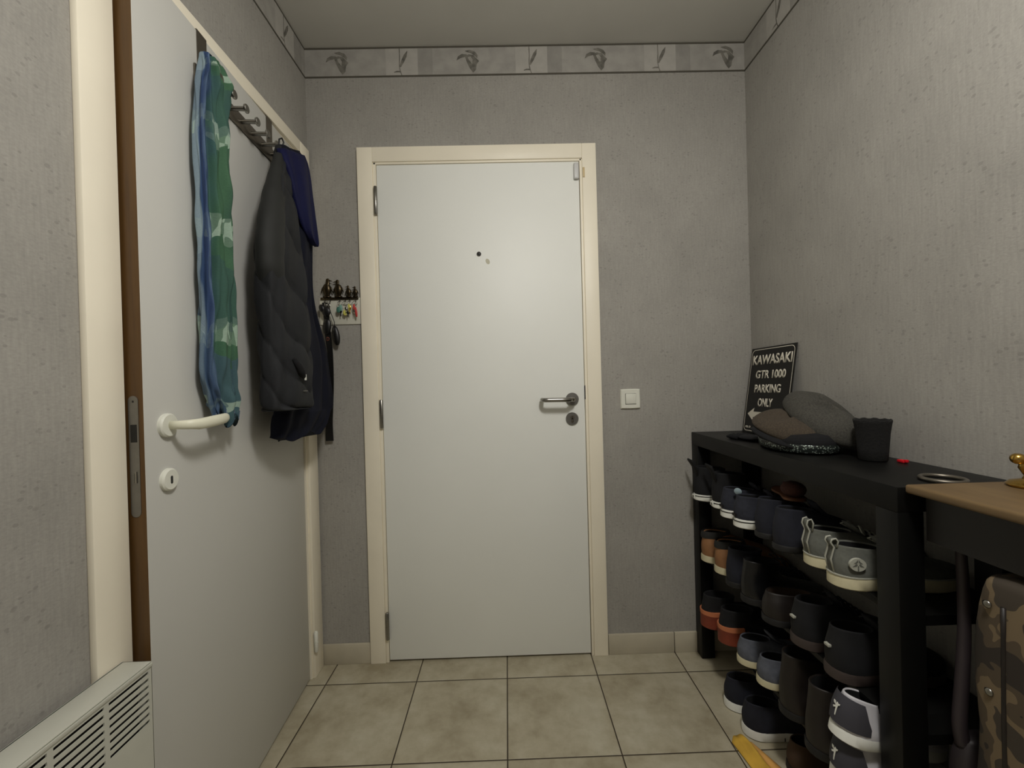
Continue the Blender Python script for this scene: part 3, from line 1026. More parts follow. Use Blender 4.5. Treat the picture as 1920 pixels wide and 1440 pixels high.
bunch('bunch with a green and a mint green key fob', -0.660, [('key_fob', 'mint', (-0.656, Y1, 1.446), 0.0075, 0.003, 0.014, 0.1), ('key_fob', 'green', (-0.664, Y1 - 0.004, 1.438), 0.008, 0.003, 0.013, 0.0), ('key', 'black', (-0.658, Y1 + 0.004, 1.434), 0.006, 0.002, 0.009, 0.0)])
bunch('bunch with a bright yellow fob hanging lowest', -0.640, [('key_fob', 'lime', (-0.640, Y1, 1.426), 0.008, 0.003, 0.012, 0.1), ('key', 'steel', (-0.634, Y1 - 0.003, 1.442), 0.005, 0.0015, 0.008, 0.3), ('key', 'black', (-0.628, Y1, 1.426), 0.005, 0.002, 0.007, 0.4)])
bunch('bunch with a single pale yellow metal key', -0.622, [('key', 'brass', (-0.620, Y1, 1.448), 0.006, 0.002, 0.012, 0.2), ('key', 'lime', (-0.622, Y1 - 0.004, 1.452), 0.0045, 0.002, 0.010, 0.0)])
bunch('bunch with a long red fob nearest the door frame', -0.600, [('key_fob', 'redkey', (-0.595, Y1, 1.428), 0.005, 0.003, 0.022, 0.1), ('key_fob', 'redkey', (-0.602, Y1 - 0.003, 1.448), 0.005, 0.002, 0.012, 0.0), ('key', 'steel', (-0.603, Y1, 1.436), 0.004, 0.0015, 0.008, 0.0)])
t = bunch('bunch of silver keys with big black fobs beside the jackets', -0.712, [('key', 'steel', (-0.704, Y1, 1.458), 0.006, 0.0015, 0.009, 0.5), ('key', 'steel', (-0.716, Y1, 1.456), 0.006, 0.0015, 0.009, -0.4),
    ('key_fob', 'black', (-0.712, Y1 - 0.006, 1.432), 0.018, 0.007, 0.020, 0.2), ('key_fob', 'black', (-0.728, Y1 - 0.006, 1.444), 0.012, 0.007, 0.018, 0.4)])
# black pouches
for (lb, cx, cz, a, d, tl) in (('slim black zip pouch hanging beside the lanyard, further right', -0.6775, 1.335, 0.015, 0.042, 0.14), ('black pouch on the key rack, half behind the jackets', -0.712, 1.372, 0.017, 0.034, -0.12)):
    p = thing('pouch', lb, 'pouch', (cx, YB - 0.03, cz + d))
    bm = bmesh.new(); blob(bm, (cx, YB - 0.026, cz), a, 0.009, d, tl, 20)
    W(obj('pouch_body', bm, 'black', None, True), p)
    bm = bmesh.new(); tube(bm, [(cx - math.sin(tl) * d * .9, YB - 0.026, cz + d * .9), (cx - .004, YB - 0.027, cz + d + .012), (-0.700, YB - 0.026, 1.44), (-0.700, YB - 0.022, 1.469)], 0.0016, 6)
    W(obj('cord', bm, 'black', None, True), p)
    bm = bmesh.new(); bx(bm, cx - 0.008, cx - 0.005, YB - 0.037, YB - 0.035, cz + d * .45, cz + d * .45 + 0.014)
    W(obj('zip_pull', bm, 'steel', None), p)
lan = thing('lanyard', 'long black lanyard with a rust letter, hanging below the key rack', 'lanyard', (-0.715, YB - 0.02, 1.46))
bm = bmesh.new()
bandp = [(-0.722, 1.470, .011), (-0.716, 1.40, .011), (-0.712, 1.33, .012), (-0.706, 1.26, .011), (-0.706, 1.15, .011), (-0.712, 1.05, .012), (-0.718, 0.98, .014), (-0.718, 0.912, .0155)]
rings = []
for x, z, w_ in smooth_rows(bandp, 4):
    rings.append([Vector((x - w_, YB - 0.016, z)), Vector((x + w_, YB - 0.016, z)), Vector((x + w_, YB - 0.0185, z)), Vector((x - w_, YB - 0.0185, z))])
loft(bm, rings)
W(obj('strap', bm, 'black', None), lan)
mw = Matrix(((1, 0, 0, -0.7125), (0, 0, -1, YB - 0.0186), (0, 1, 0, 1.316), (0, 0, 0, 1)))
W(lab(text_mesh('printed_letter', [('D', 0, 0, 0.011, 0.015)], mat('rust_print', C8(120, 60, 40), 0.6), None, mw, 0.01), 'rust coloured printed letter'), lan)

# ================================================================== LIGHT SWITCH
sw = thing('light_switch', 'square white light switch on the wall right of the entrance door', 'light switch', (0.508, YB, 1.048))
bm = bmesh.new()
def sq(hw, hz, bulge, y, n=6):
    pts = []
    for (ax, az, bx_, bz_) in ((-1, -1, 1, -1), (1, -1, 1, 1), (1, 1, -1, 1), (-1, 1, -1, -1)):
        for k in range(n):
            t = k / n
            x = ax + (bx_ - ax) * t; z = az + (bz_ - az) * t
            b_ = bulge * (1 - (2 * t - 1) ** 2)
            if ax == bx_: x += math.copysign(b_, ax)
            else: z += math.copysign(b_, az)
            pts.append(Vector((0.508 + x * hw, y, 1.048 + z * hz)))
    return pts
loft(bm, [sq(0.0395, 0.0395, 0.03, YB), sq(0.0395, 0.0395, 0.03, YB - 0.005), sq(0.036, 0.036, 0.03, YB - 0.009)])
W(obj('frame_plate', bm, 'plastic', None, 'auto'), sw)
bm = bmesh.new(); bx(bm, 0.508 - 0.0222, 0.508 + 0.0222, YB - 0.0092, YB - 0.0088, 1.048 - 0.0225, 1.048 + 0.0225)
W(obj('shadow_gap', bm, 'dark_gap', None), sw)
bm = bmesh.new(); bx(bm, 0.508 - 0.0208, 0.508 + 0.0216, YB - 0.0125, YB - 0.009, 1.048 - 0.0205, 1.048 + 0.0215, 0, 0.001)
W(obj('rocker', bm, 'plastic', None, 'auto'), sw)

# ================================================================== RADIATOR
rd = thing('radiator', 'white electric panel radiator with a slotted grille on the left wall', 'radiator', (-0.74, 0.3, 0.15))
RY0, RY1, RZ0, RZ1, RXb, RXf = 0.02, 0.829, 0.16, 0.603, -0.766, -0.709
bm = bmesh.new()
GZ1, GZ0, PITCH = 0.588, 0.482, 0.0133
bars = []
y = RY1 - 0.0085
cols = []
while y - 0.082 > RY0:
    cols.append((y - 0.081, y)); y -= 0.090
# casing: top, ends, bottom part of the front, back
bx(bm, RXb, RXf, RY0, RY1, RZ1 - 0.0022, RZ1, 0, 0.001)
bx(bm, RXf - 0.003, RXf, RY0, RY1, RZ0, GZ0, 0)
bx(bm, RXf - 0.003, RXf, RY0, RY1, GZ1, RZ1 - 0.003, 0)
bx(bm, RXf - 0.0005, RXf + 0.0015, RY0, RY1, RZ1 - 0.010, RZ1 - 0.003, 0, 0.0008)
bx(bm, RXb, RXb + 0.003, RY0, RY1, RZ0, RZ1, 0)
bx(bm, RXb, RXf, RY1 - 0.003, RY1, RZ0, RZ1, 0, 0.001)
bx(bm, RXb, RXf, RY0, RY0 + 0.003, RZ0, RZ1, 0)
W(obj('casing', bm, 'radiator', None, 'auto'), rd)
bm = bmesh.new()
last = RY1 - 0.0005
for (a, b) in cols:
    bx(bm, RXf - 0.0025, RXf, b, last, GZ0, GZ1)
    for k in range(8):
        z = GZ1 - 0.0055 - k * PITCH
        bx(bm, RXf - 0.0016, RXf - 0.0002, a, b, max(z - 0.0078, GZ0), z)
    last = a
bx(bm, RXf - 0.0025, RXf, RY0, last, GZ0, GZ1)
W(obj('grille', bm, 'radiator', None), rd)
bm = bmesh.new(); bx(bm, RXf - 0.045, RXf - 0.020, RY0 + 0.01, RY1 - 0.01, 0.45, 0.592)
W(lab(obj('shaded_interior', bm, 'dark_gap', None), 'dark interior seen through the slots'), rd)  # near-black block painted as the shade inside the casing
for yb in (0.2, 0.6):
    bm = bmesh.new(); bx(bm, XL, RXb, yb, yb + 0.04, 0.25, 0.5)
    W(obj('wall_bracket', bm, 'radiator', None), rd)

# ================================================================== SHOE RACK
SX0, SX1, SY0, SY1, SZ = 0.757, 1.012, 0.806, 1.714, 0.905
rk = thing('shoe_rack', 'black open shoe rack with a thick top against the right wall', 'shoe rack', (0.885, 1.26, 0))
bm = bmesh.new(); bx(bm, SX0, SX1, SY0, SY1, SZ - 0.050, SZ, 0, 0.0015)
W(obj('rack_top', bm, 'lacquer', None, 'auto'), rk)
for (x0, y0) in ((SX0, SY0), (SX0, SY1 - 0.050), (SX1 - 0.050, SY0), (SX1 - 0.050, SY1 - 0.050)):
    bm = bmesh.new(); bx(bm, x0, x0 + 0.052 if x0 == SX0 else SX1, y0, y0 + 0.050, 0, SZ - 0.050, 0, 0.0015)
    W(obj('leg', bm, 'lacquer', None, 'auto'), rk)
SH = [0.652, 0.417, 0.196]
for z in SH:
    bm = bmesh.new()
    bx(bm, SX0 + 0.018, SX1 - 0.004, SY0 + 0.050, SY1 - 0.050, z - 0.014, z, 0, 0.001)
    bx(bm, SX0 + 0.052, SX1 - 0.05, SY1 - 0.050, SY1, z - 0.02, z)
    bx(bm, SX0 + 0.052, SX1 - 0.05, SY0, SY0 + 0.050, z - 0.02, z)
    W(obj('shelf', bm, 'lacquer', None, 'auto'), rk)

# ================================================================== SHOES
def outline(L, Wd, x0, x1, wf, n=40, blend=0.0):
    pts = []
    for k in range(n):
        th = 2 * PI * (k + 0.5) / n
        t = (1 - math.cos(th)) / 2
        base = [(0, .80), (.15, .80), (.40, .74), (.70, 1.0), (1.0, .92)]
        for (a, fa), (b, fb) in zip(base[:-1], base[1:]):
            if a <= t <= b:
                q = (t - a) / (b - a); q = q * q * (3 - 2 * q)
                w_ = fa + (fb - fa) * q
                break
        if t < .17: w_ *= math.sqrt(max(0, 1 - ((.17 - t) / .17) ** 2))
        if t > .70: w_ *= math.sqrt(max(0, 1 - ((t - .70) / .30) ** 2)) ** 0.85
        el = abs(math.sin(th)) * .8
        w_ = w_ * (1 - blend) + el * blend
        pts.append((x0 + (x1 - x0) * t, math.copysign(w_ * Wd / 2 * wf, math.sin(th))))
    return pts

PROF = {
    'sneaker': [(0, 1.0, 1.0, 0), (.16, .995, 1.0, 0), (.30, .955, .97, .1), (.45, .84, .92, .2), (.60, .70, .86, .4), (.8, .53, .78, .7), (1.0, .40, .70, 1)],
    'boot': [(0, 1.0, 1.0, 0), (.10, .99, 1.0, 0), (.22, .94, .97, .1), (.33, .78, .9, .3), (.45, .60, .84, .6), (.60, .46, .80, .9), (.8, .43, .82, 1), (1.0, .44, .84, 1)],
    'low': [(0, 1.0, 1.0, 0), (.22, .99, 1.0, 0), (.45, .92, .97, .15), (.70, .74, .9, .4), (.86, .62, .84, .7), (1.0, .54, .78, 1)],
}
def shoe(name, label, loc, up='blackcanvas', so='white_rub', L=0.28, Wd=0.096, Hh=0.095, sole=0.026, prof='sneaker', rot=(0, 0, 0), lin='lining', group=None, cat='shoe', extra=(), sole_flare=1.03):
    t = thing(name, label, cat, loc, rot, group)
    n = 40
    bm = bmesh.new()
    o1 = outline(L, Wd, -0.001, L, 1.0 * sole_flare, n)
    o0 = outline(L, Wd, 0.004, L - 0.006, 0.97, n)
    loft(bm, [[Vector((x, y, 0)) for x, y in o0], [Vector((x, y, 0.003)) for x, y in o1], [Vector((x, y, sole * .8)) for x, y in o1], [Vector((x, y, sole)) for x, y in outline(L, Wd, .001, L - .002, 1.0, n)]])
    so_ = obj('sole', bm, so, t, 'auto')
    bm = bmesh.new()
    rows = smooth_rows([tuple(p) for p in PROF[prof]], 4)
    rings = []
    ht = Hh - sole
    for q, xf, wf, bl in rows:
        heel = 0.003 + 0.006 * q * q - 0.006 * math.sin(PI * min(1, q * 1.2)) * 0.6
        rings.append([Vector((x, y, sole - 0.002 + q * ht + 0.004 * q * math.cos((x - heel) / max(xf * L, .01) * PI))) for x, y in outline(L, Wd, heel, xf * L, wf, n, bl)])
    top = rings[-1]
    c = sum(top, Vector()) / n
    rings.append([c + (p - c) * 0.95 + Vector((0, 0, 0.0025)) for p in top])
    rings.append([c + (p - c) * 0.90 + Vector((0, 0, -0.001)) for p in top])
    loft(bm, rings, True, True, False)
    upo = obj('upper', bm, up, t, True)
    bm = bmesh.new()
    inn = [[c + (p - c) * 0.90 + Vector((0, 0, -0.001)) for p in top]]
    for dz, sc in ((0.25, .88), (0.55, .86), (0.85, .8)):
        inn.append([c + (p - c) * sc + Vector((0, 0, -ht * dz)) for p in top])
    loft(bm, inn, True, False, True)
    obj('lining', bm, lin, t, True)
    if 'tongue' in extra:
        bm = bmesh.new()
        zz = Hh + 0.006
        tube(bm, [(L * .62, 0, Hh * .66), (L * .50, 0, Hh * .84), (L * .42, 0, Hh * 1.0), (L * .37, 0, Hh * 1.16)], [0.010, 0.020, 0.024, 0.020], 14, flat=(1.0, 0.22))
        obj('tongue', bm, up, t, True)
    if 'laces' in extra:
        bm = bmesh.new()
        for k in range(5):
            x = L * (.46 + .055 * k)
            z = Hh * (1.0 - .085 * k) + 0.001
            w_ = Wd * .23
            tube(bm, [(x, -w_, z - .010), (x + .003, -w_ * .5, z - .001), (x + .006, 0, z + .001), (x + .009, w_ * .5, z - .001), (x + .012, w_, z - .010)], 0.0024, 6)
        for s in (-1, 1):
            tube(bm, [(L * .44, 0, Hh + .004), (L * .42, s * .018, Hh + .012), (L * .40, s * .034, Hh + .002), (L * .45, s * .026, Hh - .006), (L * .45, 0, Hh)], 0.0022, 6)
        obj('laces', bm, 'greytrim' if up in ('greycanvas',) else 'blackcanvas', t, True)
    if 'band' in extra:      # dark stripe round the white sole
        bm = bmesh.new()
        ob = outline(L, Wd * 1.015, -0.0022, L + .001, 1.0 * sole_flare, n)
        loft(bm, [[Vector((x, y, sole * .70)) for x, y in ob], [Vector((x, y, sole * .70 + .0028)) for x, y in ob]])
        obj('sole_stripe', bm, 'black', so_, 'auto')
    if 'backtag' in extra:   # small pale fabric tab on the heel
        bm = bmesh.new()
        bx(bm, -0.0042, 0.004, -0.0075, 0.0075, Hh * .62, Hh * .62 + 0.006, 0, 0.001)
        lab(obj('heel_label', bm, 'greytrim', t), 'small pale heel tab')
    return t

def heel_loop(t, Hh, m_='greytrim', w=0.018, h=0.028):
    bm = bmesh.new()
    for s in (-1, 1):
        tube(bm, [(0.003, s * w / 2, 0.032), (-0.0035, s * w / 2, 0.06), (0.004, s * w / 2, Hh - .003), (-0.003, s * w / 2, Hh + h * .5), (0.0, s * w / 2, Hh + h * .9), (0.008, s * w / 2, Hh + h), (0.013, s * w / 2, Hh + h * .6), (0.010, s * w / 2, Hh - .004)], 0.0021, 6)
    lab(obj('loop_piping', bm, m_, t, True), 'pale edging of the heel loop')
    bm = bmesh.new()
    pr = [(0.001, 0.034), (-0.003, 0.06), (0.0045, Hh - .003), (-0.002, Hh + h * .5), (0.001, Hh + h * .88), (0.008, Hh + h * .97), (0.0125, Hh + h * .6), (0.010, Hh - .004)]
    rings = [[Vector((x, -w / 2, z)), Vector((x, w / 2, z)), Vector((x + .0015, w / 2, z)), Vector((x + .0015, -w / 2, z))] for x, z in pr]
    loft(bm, rings)
    obj('heel_loop', bm, 'greycanvas', t, True)

def emblem_disc(t, x, z, Wd, r=0.017):
    """round pale badge with a dark tree, on the side of the heel facing the room"""
    bm = bmesh.new()
    fr = lambda u, v, d: Vector((x + u, -Wd * .415 - d - 0.0016 * (u / .01), z + v))
    prism(bm, ell(0, 0, r, r * .92, 0, 28), -0.004, 0.0012, fr, 0)
    prism(bm, [(-.0012, -.013), (.0012, -.013), (.0010, -.002), (-.0010, -.002)], 0.0, 0.0018, fr, 1)
    for s in (-1, 1):
        prism(bm, [(s * .001, .001), (s * .0035, -.0035), (s * .011, -.0045), (s * .007, -.0010), (s * .004, .0025)], 0.0, 0.0018, fr, 1)
        prism(bm, [(s * .0006, .006), (s * .0040, .0025), (s * .0085, .0030), (s * .004, .0065), (s * .0008, .0115)], 0.0, 0.0018, fr, 1)
    bmesh.ops.recalc_face_normals(bm, faces=bm.faces)
    lab(obj('badge', bm, ['greytrim', 'greycanvas'], t), 'round pale badge with a tree emblem')

def sh(k): return SH[k] + 0.0008
# row 1
G = None
def high_black(y, x, label):
    t = shoe('canvas_shoe', label, (x, y, sh(0)), 'blackcanvas', 'white_rub', 0.275, 0.092, 0.125, 0.024, 'boot', (0, 0, R(-3)), extra=('band',))
    # flared pull tab above the heel
    bm = bmesh.new()
    rings = []
    for z, x_, w_ in ((0.10, 0.006, 0.022), (0.125, 0.002, 0.022), (0.150, -0.012, 0.030), (0.156, -0.012, 0.028)):
        rings.append([Vector((x_, -w_, z)), Vector((x_, w_, z)), Vector((x_ + .004, w_, z)), Vector((x_ + .004, -w_, z))])
    loft(bm, rings)
    obj('pull_tab', bm, 'blackcanvas', t, True)
    bm = bmesh.new(); bx(bm, -0.0035, 0.0, -0.012, 0.012, 0.006, 0.020, 0, 0.001)
    so_lab = obj('sole_label', bm, 'white_rub', t)
    mw = Matrix(((0, 0, -1, -0.0035), (-1, 0, 0, 0.0), (0, 1, 0, 0.009), (0, 0, 0, 1)))
    o_ = text_mesh('sole_mark', [('B', 0, 0, 0.007, 0.008)], 'black', so_lab, mw, 0.01)
    lab(so_lab, 'white rubber heel label')
    return t
high_black(1.625, 0.722, 'black canvas shoe with white sole nearest the back wall on the top shelf')
high_black(1.520, 0.742, 'black canvas shoe with white sole, half hidden by a navy sneaker')
for y, x, lb in ((1.416, 0.722, 'dark denim sneaker with white striped sole, the farther of its pair'), (1.320, 0.714, 'dark denim sneaker with white striped sole, the nearer of its pair')):
    t = shoe('sneaker', lb, (x, y, sh(0)), 'denim', 'white_rub', 0.28, 0.092, 0.095, 0.028, 'sneaker', (0, 0, R(-2)), extra=('band', 'tongue', 'laces'))
    bm = bmesh.new(); bx(bm, -0.003, 0.002, -0.010, 0.010, 0.034, 0.042, 0, .001)
    lab(obj('heel_patch', bm, 'brownleather', t), 'small brown heel patch')
bm = bmesh.new()
b0 = thing('badge_pin', 'small silver grey round pin on the farther denim sneaker', 'pin', (0.735, 1.395, 0.775))
lathe(bm, [(0, 0), (0.010, 0), (0.0115, -0.002), (0.009, -0.004), (0.0, -0.0045)], 20, 'Y', (0, 0, 0))
obj('pin_disc', bm, mat('pale_blue_grey', C8(150, 168, 176), 0.5), b0, 'auto')
b0.rotation_euler = (R(10), 0, R(-35))
b0.location = (0.752, 1.365, 0.752)
for y, x, lb in ((1.228, 0.728, 'plain dark navy shoe on the top shelf, beside the denim sneakers'), (1.136, 0.722, 'plain dark navy shoe on the top shelf, beside the grey sneakers')):
    shoe('navy_shoe', lb, (x, y, sh(0)), 'navyshoe', 'dark_rub', 0.275, 0.088, 0.112, 0.018, 'sneaker', (0, 0, R(-2)), extra=('tongue',))
# brown slipper lying on the navy shoes
t = thing('slipper', 'brown slipper with orange rim and pink points lying on the navy shoes', 'slipper', (0.800, 1.15, sh(0) + 0.124), (0, 0, R(70)))
bm = bmesh.new()
o_ = outline(0.16, 0.075, 0, 0.16, 1.0, 30)
loft(bm, [[Vector((x, y, 0)) for x, y in o_], [Vector((x, y, 0.006)) for x, y in o_]])
obj('sole', bm, mat('orange_brown_rim', C8(92, 56, 30), 0.7), t, 'auto')
bm = bmesh.new()
blob(bm, (0.040, 0, 0.026), 0.036, 0.032, 0.022, 0, 24)
obj('upper', bm, 'brownfuzz', t, True)
for xx in (0.10, 0.135):
    bm = bmesh.new(); lathe(bm, [(0.008, 0.006), (0.006, 0.014), (0.0, 0.026)], 12, 'Z', (xx, 0.0, 0))
    lab(obj('point', bm, 'pink', t, True), 'small pink point')
# grey sneakers with pale trim
for y, x, lb, rz in ((1.040, 0.742, 'grey canvas sneaker with cream sole, upright heel loop, farther of the pair', -2), (0.940, 0.724, 'grey canvas sneaker with cream sole and round tree badge by the rack leg', -3)):
    t = shoe('sneaker', lb, (x, y, sh(0)), 'greycanvas', 'cream_rub', 0.28, 0.096, 0.088, 0.028, 'sneaker', (0, 0, R(rz)), extra=('tongue', 'laces'))
    heel_loop(t, 0.090, h=0.026 if y > 0.95 else 0.016)
    if y < 0.95:
        emblem_disc(t, 0.032, 0.060, 0.096, 0.0155)
    bm = bmesh.new()
    ob = outline(0.28, 0.096, -0.0022, 0.28, 1.035, 40)
    loft(bm, [[Vector((x_, y_, 0.0275)) for x_, y_ in ob], [Vector((x_, y_, 0.0300)) for x_, y_ in ob]])
    obj('sole_edge', bm, 'greytrim', t, 'auto')
# row 2
for y, x, lb in ((1.612, 0.742, 'tan leather shoe with cream sole and dark collar, next to the back wall'), (1.512, 0.744, 'tan leather shoe with cream sole and dark collar, nearer of the pair')):
    t = shoe('ankle_shoe', lb, (x, y, sh(1)), 'tan', 'cream_rub', 0.265, 0.096, 0.110, 0.026, 'sneaker', extra=())
    bm = bmesh.new()
    ob = outline(0.265, 0.096, -0.001, 0.265 * .42, 0.76, 40, 1.0)
    oc = outline(0.265, 0.096, 0.003, 0.265 * .40, 0.70, 40, 1.0)
    loft(bm, [[Vector((x_, y_, 0.092)) for x_, y_ in ob], [Vector((x_ - .001, y_, 0.100)) for x_, y_ in ob], [Vector((x_, y_, 0.108)) for x_, y_ in ob], [Vector((x_, y_, 0.1175)) for x_, y_ in oc]], True, False, False)
    lab(obj('collar', bm, 'collar', t, True), 'dark padded collar')
shoe('navy_shoe', 'dark blue shoe on the second shelf, beside the tan pair', (0.735, 1.415, sh(1)), 'navyshoe', 'dark_rub', 0.27, 0.095, 0.125, 0.02, 'boot')
shoe('leather_shoe', 'glossy black leather shoe on the second shelf, beside a dark blue one', (0.728, 1.310, sh(1)), 'blackleather', 'dark_rub', 0.27, 0.098, 0.13, 0.022, 'boot', extra=('laces',))
shoe('clog', 'low dark clog with a brown lined opening in mid second shelf', (0.728, 1.200, sh(1)), 'brownleather', 'dark_rub', 0.26, 0.100, 0.085, 0.02, 'low', lin='brownlining')
for y, x, lb in ((1.095, 0.742, 'black shoe with taupe sole and pale heel tab, the farther of the pair'), (0.975, 0.742, 'black shoe with taupe sole and pale heel tab, the nearer of the pair')):
    shoe('black_shoe', lb, (x, y, sh(1)), 'blackcanvas', 'taupe_rub', 0.265, 0.105, 0.115, 0.026, 'sneaker', extra=('backtag', 'laces', 'tongue'))
# row 3
for y, x, lb in ((1.560, 0.712, 'black shoe with a rust orange heel, far end of the third shelf'), (1.462, 0.728, 'black shoe with a rust orange heel, partly behind a blue grey shoe')):
    t = shoe('running_shoe', lb, (x, y, sh(2)), 'blackcanvas', 'orange', 0.28, 0.094, 0.115, 0.030, 'boot')
    bm = bmesh.new()
    oa = outline(0.28, 0.094, -0.003, 0.28, 1.04, 40)
    half = lambda o_, z: [Vector((min(x_, 0.085), y_, z)) for x_, y_ in o_]
    loft(bm, [half(oa, 0.004), half(oa, 0.052)])
    hc = lab(obj('heel_counter', bm, 'orange', t, 'auto'), 'rust orange heel counter')
    bm = bmesh.new()
    oa = outline(0.28, 0.096, -0.004, 0.28, 1.04, 40)
    half = lambda o_, z: [Vector((min(x_, 0.07), y_, z)) for x_, y_ in o_]
    loft(bm, [half(oa, 0.050), half(oa, 0.063)])
    lab(obj('heel_band', bm, 'orangeband', hc, 'auto'), 'pale orange heel band')
for y, x, lb in ((1.352, 0.733, 'blue grey suede shoe with cream sole, the farther of the pair'), (1.256, 0.740, 'blue grey suede shoe with cream sole, the nearer of the pair')):
    shoe('suede_shoe', lb, (x, y, sh(2)), 'bluegrey', 'cream_rub', 0.265, 0.094, 0.080, 0.022, 'sneaker', extra=('tongue',))
for y, x, lb in ((1.140, 0.735, 'dark brown ankle boot on the third shelf, beside the blue grey shoes'), (1.022, 0.724, 'dark brown ankle boot on the third shelf, beside the white shoes')):
    shoe('ankle_boot', lb, (x, y, sh(2)), 'brownleather', 'dark_rub', 0.27, 0.108, 0.165, 0.022, 'boot', cat='boot')
def rooster_shoe(loc, rot, label):
    t = shoe('white_sneaker', label, loc, 'whiteleather', 'white_rub', 0.27, 0.092, 0.090, 0.024, 'sneaker', rot)
    bm = bmesh.new()
    rings = []
    nn = 14
    for z, xo, wf in ((0.030, -0.0055, .70), (0.045, -0.0068, .70), (0.062, -0.006, .62), (0.078, -0.002, .52), (0.090, 0.003, .36)):
        o_ = outline(0.27, 0.092, xo + .001, 0.27, 1.02, 60)
        pts = [p for p in o_ if p[0] < 0.044 * wf / .6]
        pts.sort(key=lambda p: math.atan2(p[1], -(p[0] - 0.04)))
        m_ = [pts[int(round(i * (len(pts) - 1) / (nn - 1)))] for i in range(nn)]
        rings.append([Vector((x, y, z)) for x, y in m_])
    loft(bm, rings, False)
    lab(obj('heel_patch', bm, 'greyleather', t, True), 'dark grey suede heel patch')
    bm = bmesh.new()   # small animal mark on the heel patch
    fr = lambda u, v, d: Vector((-0.0066 - d + u * u * 8, -u, 0.060 + v))
    for poly in ([(-.002, .000), (.0035, .002), (.004, .010), (.0015, .013), (-.001, .009)], [(.000, .002), (.003, .002), (.0012, -.016), (-.0002, -.014)],
                 [(-.002, .012), (-.007, .013), (-.006, .008), (-.002, .006)], [(-.002, .004), (-.007, .001), (-.005, -.002), (-.001, .001)], [(.003, .010), (.008, .012), (.007, .008), (.0035, .006)]):
        prism(bm, poly, 0.0, 0.0012, fr)
    lab(obj('heel_mark', bm, 'white_rub', t), 'white bird shaped mark')
    return t
rooster_shoe((0.690, 0.897, 0.345), (0, R(14), R(6)), 'white sneaker with a dark heel patch, tilted, beside the near rack leg')
rooster_shoe((0.696, 0.905, 0.240), (0, R(8), R(4)), 'white sneaker with a dark heel patch, lowest, underneath the tilted one')
# floor row
for y, x, lb in ((1.425, 0.722, 'navy sneaker with white sole on the floor under the rack, farther one'), (1.315, 0.722, 'navy sneaker with white ridged sole on the floor, nearer the camera')):
    t = shoe('sneaker', lb, (x, y, 0.0008), 'navyshoe', 'white_rub', 0.285, 0.100, 0.098, 0.028, 'sneaker', (0, 0, R(-4)), extra=('tongue',))
    bm = bmesh.new()
    ob = outline(0.285, 0.100, -0.0025, 0.285, 1.045, 40)
    for k in (8, 10, 12, 27, 29, 31):
        x_, y_ = ob[k]
        bx(bm, x_ - .001, x_ + .001, y_ - .001, y_ + .001, 0.004, 0.014)
    obj('sole_notch', bm, 'dark_rub', t)
t = shoe('brown_shoe', 'dull brown shoe on the floor next to the yellow cloth', (0.775, 1.180, 0.0008), 'brownlining', 'dark_rub', 0.25, 0.096, 0.085, 0.02, 'sneaker', (0, 0, R(-6)))
shoe('black_shoe', 'plain black shoe on the floor beneath the brown boots', (0.775, 1.05, 0.0008), 'blackleather', 'dark_rub', 0.25, 0.096, 0.09, 0.02, 'sneaker')
# yellow cloth on the floor
bm = bmesh.new()
NU, NV = 14, 22
grid = []
for j in range(NV):
    v = j / (NV - 1)
    row = []
    for i in range(NU):
        u = i / (NU - 1)
        x = 0.695 + 0.040 * math.sin(v * 2.4) + (u - .5) * (0.06 + 0.10 * v) - 0.0 * v
        y = 1.275 - 0.36 * v + 0.012 * math.sin(u * 6)
        z = 0.005 + 0.020 * math.sin(PI * u) * (0.5 + .5 * math.sin(v * 9 + 1) ** 2) + 0.006 * math.sin(u * 15 + v * 6) * math.sin(PI * u)
        row.append(bm.verts.new((x, y, max(z, 0.002))))
    grid.append(row)
for j in range(NV - 1):
    for i in range(NU - 1):
        f = bm.faces.new((grid[j][i], grid[j][i + 1], grid[j + 1][i + 1], grid[j + 1][i]))
        f.material_index = 1 if i > 6 else 0
r = bmesh.ops.extrude_face_region(bm, geom=bm.faces[:])
for e in r['geom']:
    if isinstance(e, bmesh.types.BMVert):
        e.co.z = max(e.co.z - 0.0015, 0.0005)
tag(obj('dust_cloth', bm, ['yellow', 'yellow2'], None, True), 'rumpled yellow cloth lying on the floor in front of the shoe rack', 'cloth')

# ================================================================== THINGS ON THE RACK
# parking sign
sg = thing('parking_sign', 'black parking sign with white letters leaning in the corner on the shoe rack', 'sign', (0.956, 1.555, SZ))
BL = Vector((0.951, 1.683, 0.9065)); wv = Vector((0.008, -0.252, 0.004)); hv = Vector((0.053, 0.004, 0.331))
un = wv.normalized(); vn = (hv - un * hv.dot(un)).normalized(); nn_ = un.cross(vn)
if nn_.x > 0: nn_ = -nn_
SW, SHH = wv.length, hv.length
mw = Matrix(((un.x, vn.x, nn_.x, BL.x), (un.y, vn.y, nn_.y, BL.y), (un.z, vn.z, nn_.z, BL.z), (0, 0, 0, 1)))
bm = bmesh.new()
fr = lambda u, v, d: mw @ Vector((u, v, d))
prism(bm, [(0, 0), (SW, 0), (SW, SHH), (0, SHH)], -0.002, 0.0, fr)
W(obj('plate', bm, 'sign', None), sg)
bm = bmesh.new()
def rr(x0, y0, x1, y1, r, n=5):
    o_ = []
    for cx, cy, a in ((x1 - r, y1 - r, 0), (x0 + r, y1 - r, 90), (x0 + r, y0 + r, 180), (x1 - r, y0 + r, 270)):
        for k in range(n + 1):
            t = R(a + 90 * k / n)
            o_.append((cx + r * math.cos(t), cy + r * math.sin(t)))
    return o_
